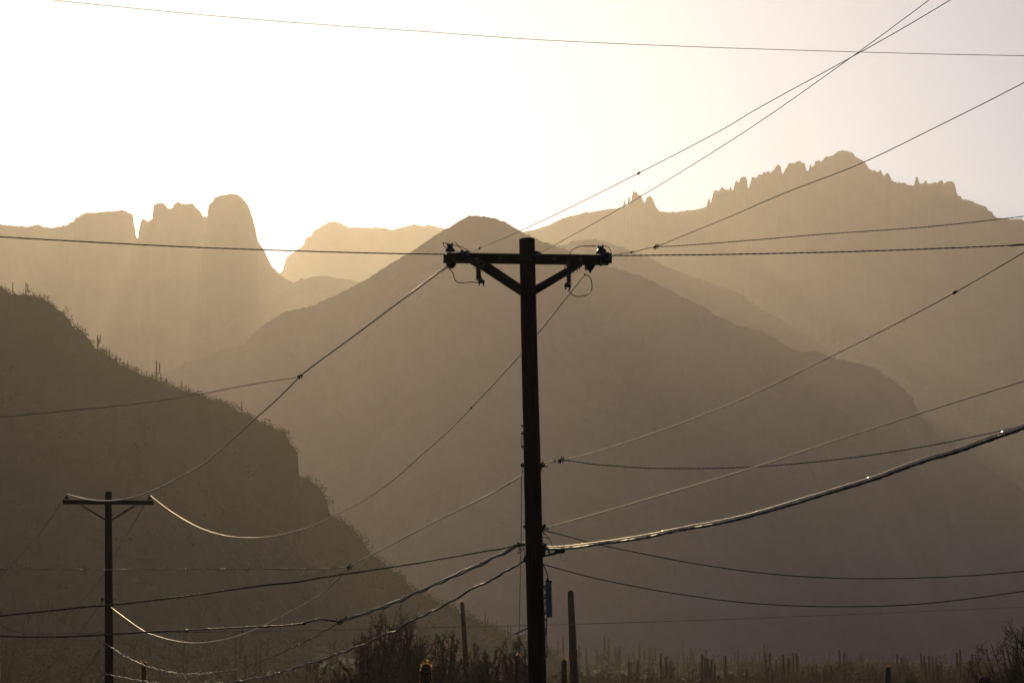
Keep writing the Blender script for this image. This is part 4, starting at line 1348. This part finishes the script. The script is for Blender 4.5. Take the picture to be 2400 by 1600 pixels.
# the row at the foot of the central peak (photo x, top)
ROW = [(1307, 1499, 1), (1358, 1510, 0), (1375, 1516.5, 0), (1399, 1521.6, 1), (1426.5, 1494, 5), (1443, 1513, 4), (1452, 1522, 0), (1499, 1511, 3), (1523, 1515, 0), (1529.6, 1516, 4), (1546, 1541, 0), (1564, 1534, 3),
       (1590, 1523.7, 1), (1602, 1504, 0), (1618, 1540, 5), (1627.5, 1526.7, 0), (1655, 1520.6, 1), (1672, 1532, 0), (1697, 1534, 2), (1715, 1538, 0), (1731.6, 1534, 0), (1741, 1532, 4), (1763.4, 1533.5, 0), (1770, 1523, 1),
       (1781, 1524.6, 0), (1790, 1507, 3), (1807, 1529.5, 2), (1843, 1539, 0), (1855, 1535, 0), (1866.5, 1541, 2), (1882.5, 1544, 0), (1907.5, 1529.5, 1), (1944, 1526, 0), (1951, 1544, 0), (1976.7, 1524.6, 6), (1985, 1528, 0),
       (1993.6, 1539, 0), (2002, 1557, 0), (2014.6, 1529.5, 4), (2036, 1573, 0), (2053, 1565, 0), (2058.6, 1539, 0), (2075, 1539, 0), (2092.7, 1537, 1), (2108, 1560, 0), (2118, 1554, 1), (2142, 1544, 2), (2163, 1548, 2),
       (2170.6, 1548, 0), (2178.5, 1551, 0), (2185, 1548, 1), (2199.5, 1548, 0), (2208.6, 1548, 0), (2239, 1567, 0), (2250, 1535, 3), (2259.5, 1543, 0), (2268, 1552, 0), (1335, 1525, 0), (1410, 1530, 0), (1474, 1528, 0), (1510, 1535, 0),
       (1577, 1545, 0), (1640, 1545, 0), (1686, 1546, 0), (1755, 1548, 0), (1822, 1556, 0), (1895, 1556, 0), (1930, 1560, 0), (1965, 1556, 0), (2025, 1560, 0), (2130, 1562, 0), (2225, 1565, 0)]
SPECIAL = {1307: 'hazy saguaro spear standing close to left of the tall bare saguaro', 1426.5: 'broad hazy saguaro with raised arms, first large one right of the tall bare saguaro',
           1602: 'tallest thin hazy spear near left end of the far row', 1790: 'tallest hazy spear in the middle of the far row, with a stub near its top',
           1976.7: 'wide hazy saguaro candelabra left of the blunt black saguaro', 2250: 'last tall hazy spear of the far row before the bare tree at right'}
rr = random.Random(12)
ROW.sort()
for n_row, (px, top, kind) in enumerate(ROW, 1):
    Y = rr.uniform(780, 1020) if top < 1550 else rr.uniform(560, 760)
    for _ in range(12):
        p = at(px, top, Y)
        g = surface_at(p.x, Y)
        h = p.z - g
        if h > 9.0:
            Y *= 1.06
        elif h < 3.2:
            Y *= 0.93
        else:
            break
    arm = kind >= 3
    far_saguaro(kind, (p.x, Y, g - 0.1), max(h, 2.0),
                SPECIAL.get(px) or f'hazy {"armed" if arm else "single stemmed"} saguaro, {ordinal(n_row)} from left in the far row below the central peak',
                'saguaros in the far row below the central peak', rr.uniform(-0.6, 0.6))
# small ones filling the row from behind
for i in range(44):
    px = rr.uniform(1290, 2280)
    Y = rr.uniform(880, 1080)
    x = at(px, 1580, Y).x
    k = rr.choice((0, 1, 2, 3, 4, 6, 5))
    where = 'right of the tall bare saguaro' if px < 1600 else 'in the middle of the far row' if px < 1960 else 'above the blunt black saguaro'
    far_saguaro(k, (x, Y, surface_at(x, Y) - 0.1), rr.uniform(3.5, 7.0), f'faint {"armed" if k >= 3 else "single"} saguaro fading in haze {where}', 'faint saguaros behind the far row', rr.uniform(-1, 1))
# more of them standing lower on the plain, in front of the row
for i in range(46):
    px = rr.uniform(1360, 2290)
    Y = rr.uniform(430, 620)
    x = at(px, 1590, Y).x
    g = surface_at(x, Y)
    k = rr.choice((0, 3, 1, 2, 5, 4, 6, 1))
    hh = rr.uniform(3.0, 6.0)
    where = 'under left part of the far row' if px < 1640 else 'under middle of the far row' if px < 1960 else 'near the spiky yucca'
    far_saguaro(k, (x, Y, g - 0.1), hh, f'dim {"tall" if hh > 4.5 else "short"} {"armed" if k >= 3 else "single"} saguaro in the bottom brush {where}',
                'saguaros in the brush at frame bottom right', rr.uniform(-1, 1))

# the stand on the slope under the near hill
n = 0
while n < 90:
    px = rr.uniform(-20, 1210); py = rr.uniform(1430, 1640)
    if px > 700 and py < 1452 + 0.10 * (px - 700) and rr.random() < 0.5:
        continue
    if px > 940:
        py = rr.uniform(1360 + 0.3 * (px - 940), 1600)
    q = hit(px, min(py, 1598)) if py < 1598 else None
    if q is None:
        Y = rr.uniform(430, 560); x = at(px, 1600, Y).x
        q = Vector((x, Y, surface_at(x, Y)))
    if q.y > 1500:
        continue
    k = rr.choice((0, 0, 1, 2, 1, 0, 4, 3, 5))
    hh = rr.choice((3.0, 4.0, 4.5, 5.5, 6.5, 7.5)) * rr.uniform(0.85, 1.1)
    where = ('left of the distant pole' if px < 245 else 'just right of the distant pole' if px < 420 else 'midway to the leafy trees' if px < 720 else 'behind the leafy trees')
    far_saguaro(k, (q.x, q.y, q.z - 0.2), hh, f'dim {"tall" if hh > 5 else "short"} {"armed" if k >= 3 else "single"} saguaro on brushy slope {where}',
                'saguaros on the brushy slope below the near hill', rr.uniform(-1, 1))
    n += 1

# saguaros on the crest of the near hill
CREST = [(30, 662, 691, 0, 'left one of two thin saguaros on top of the near hill'), (59, 662, 694, 3, 'right one of two thin saguaros on top of the near hill'),
         (93, 693, 703, 0, None), (228, 784, 820, 4, 'twin stemmed saguaro on the steep shoulder of the near hill'), (257, 816.5, 842, 0, 'lone saguaro just below the twin stemmed one'),
         (272, 843, 853, 0, None), (280, 836, 855, 0, None), (290, 845, 859, 0, None), (298, 845, 864, 1, None), (321, 860.6, 876, 0, None), (355, 871, 888, 0, None),
         (365, 845, 890, 3, 'tallest saguaro on the crest of the near hill'), (377, 873, 892, 0, None), (425, 891, 917, 0, 'saguaro on the crest just above the sloping service wire'), (436, 901.5, 919, 0, None), (442, 908, 920, 0, None),
         (566, 938.5, 968, 0, 'last lone saguaro on the right shoulder of the near hill'), (332, 872, 881, 0, None), (343, 876, 885, 0, None), (402, 898, 907, 0, None), (390, 893, 901, 0, None)]
HP, HX = HILL[1], HILL[2]
CREST.sort(key=lambda q: q[0])
for n_crest, (px, top, low, k, lab) in enumerate(CREST, 1):
    i = int(np.clip(np.searchsorted(HX, px), 0, len(HX) - 1))
    Y = float(HP[i][1])
    a, b = at(px, top, Y), HP[i]
    h = max(a.z - b[2], 1.5)
    far_saguaro(k, (float(b[0]), Y, float(b[2]) - 0.4), h + 0.4, lab or f'small saguaro spike, {ordinal(n_crest)} from left along the crest of the near hill', 'saguaros along the crest of the near hill', 0.2 * (px % 5))
for r in FAR_KINDS:
    for ch in list(r.children):
        bpy.data.objects.remove(ch)
    bpy.data.objects.remove(r)


# ---- brush: nobody could count it
def brush(name, label, spots, leafs, seed, mat='brush'):
    rng = np.random.default_rng(seed)
    V, Fq = [], []
    for (x, y, z, r, hgt) in spots:
        n = leafs
        u = rng.normal(size=(n, 3)); u /= np.linalg.norm(u, axis=1, keepdims=True)
        rad = rng.uniform(0.35, 1.0, (n, 1)) ** 0.6
        lump = 1 + 0.35 * np.sin(u[:, :1] * 5 + x) * np.cos(u[:, 1:2] * 4 + y)
        c = u * rad * lump * np.array([r, r, hgt * 0.55]) + np.array([x, y, z + hgt * 0.42])
        c[:, 2] = np.maximum(c[:, 2], z + 0.05)
        s = r * rng.uniform(0.10, 0.24, (n, 1))
        a = rng.normal(size=(n, 3)); a /= np.linalg.norm(a, axis=1, keepdims=True)
        b = np.cross(a, rng.normal(size=(n, 3))); b /= np.linalg.norm(b, axis=1, keepdims=True)
        V.append(np.stack([c - a * s, c + b * s * 0.7, c + a * s, c - b * s * 0.7], 1).reshape(-1, 3))
    V = np.concatenate(V)
    Fq = np.arange(len(V), dtype=np.int32).reshape(-1, 4)
    me = mesh_np(name, V, Fq, M[mat], False)
    return tag(new_obj(name, me), label, kind='stuff')


spots = []
rb = random.Random(77)
while len(spots) < 4600:
    px = rb.uniform(-120, 2520); Y = rb.uniform(420, 1250) if rb.random() < 0.78 else rb.uniform(400, 640)
    x = at(px, 1590, Y).x
    z = surface_at(x, Y)
    r = rb.uniform(0.7, 2.0) * (1.5 if rb.random() < 0.12 else 1)
    spots.append((x, Y, z - 0.1, r, r * rb.uniform(1.0, 1.7)))
brush('desert_brush', 'olive scrub covering the rising desert floor', spots, 34, 5)
spots = []
HV = np.empty(len(HILL[0].data.vertices) * 3, np.float32); HILL[0].data.vertices.foreach_get('co', HV); HV = HV.reshape(len(HX), -1, 3)
npos = HV.shape[1]; ridge_j = npos - 110
while len(spots) < 1900:
    i = rb.randrange(len(HX)); j = ridge_j + int(rb.random() ** 1.6 * 100)
    if rb.random() < 0.42:
        j = ridge_j + rb.randrange(-1, 3)
    j = min(max(j, 0), npos - 1)
    if not -150 < HX[i] < 1300:
        continue
    p = HV[i, j]
    r = rb.uniform(0.5, 1.5)
    spots.append((float(p[0]) + rb.uniform(-1, 1), float(p[1]), float(p[2]) - 0.2, r, r * rb.uniform(0.9, 1.6)))
brush('hillside_brush', 'scrub and small bushes clinging to the near hill', spots, 16, 6, 'hill_brush')
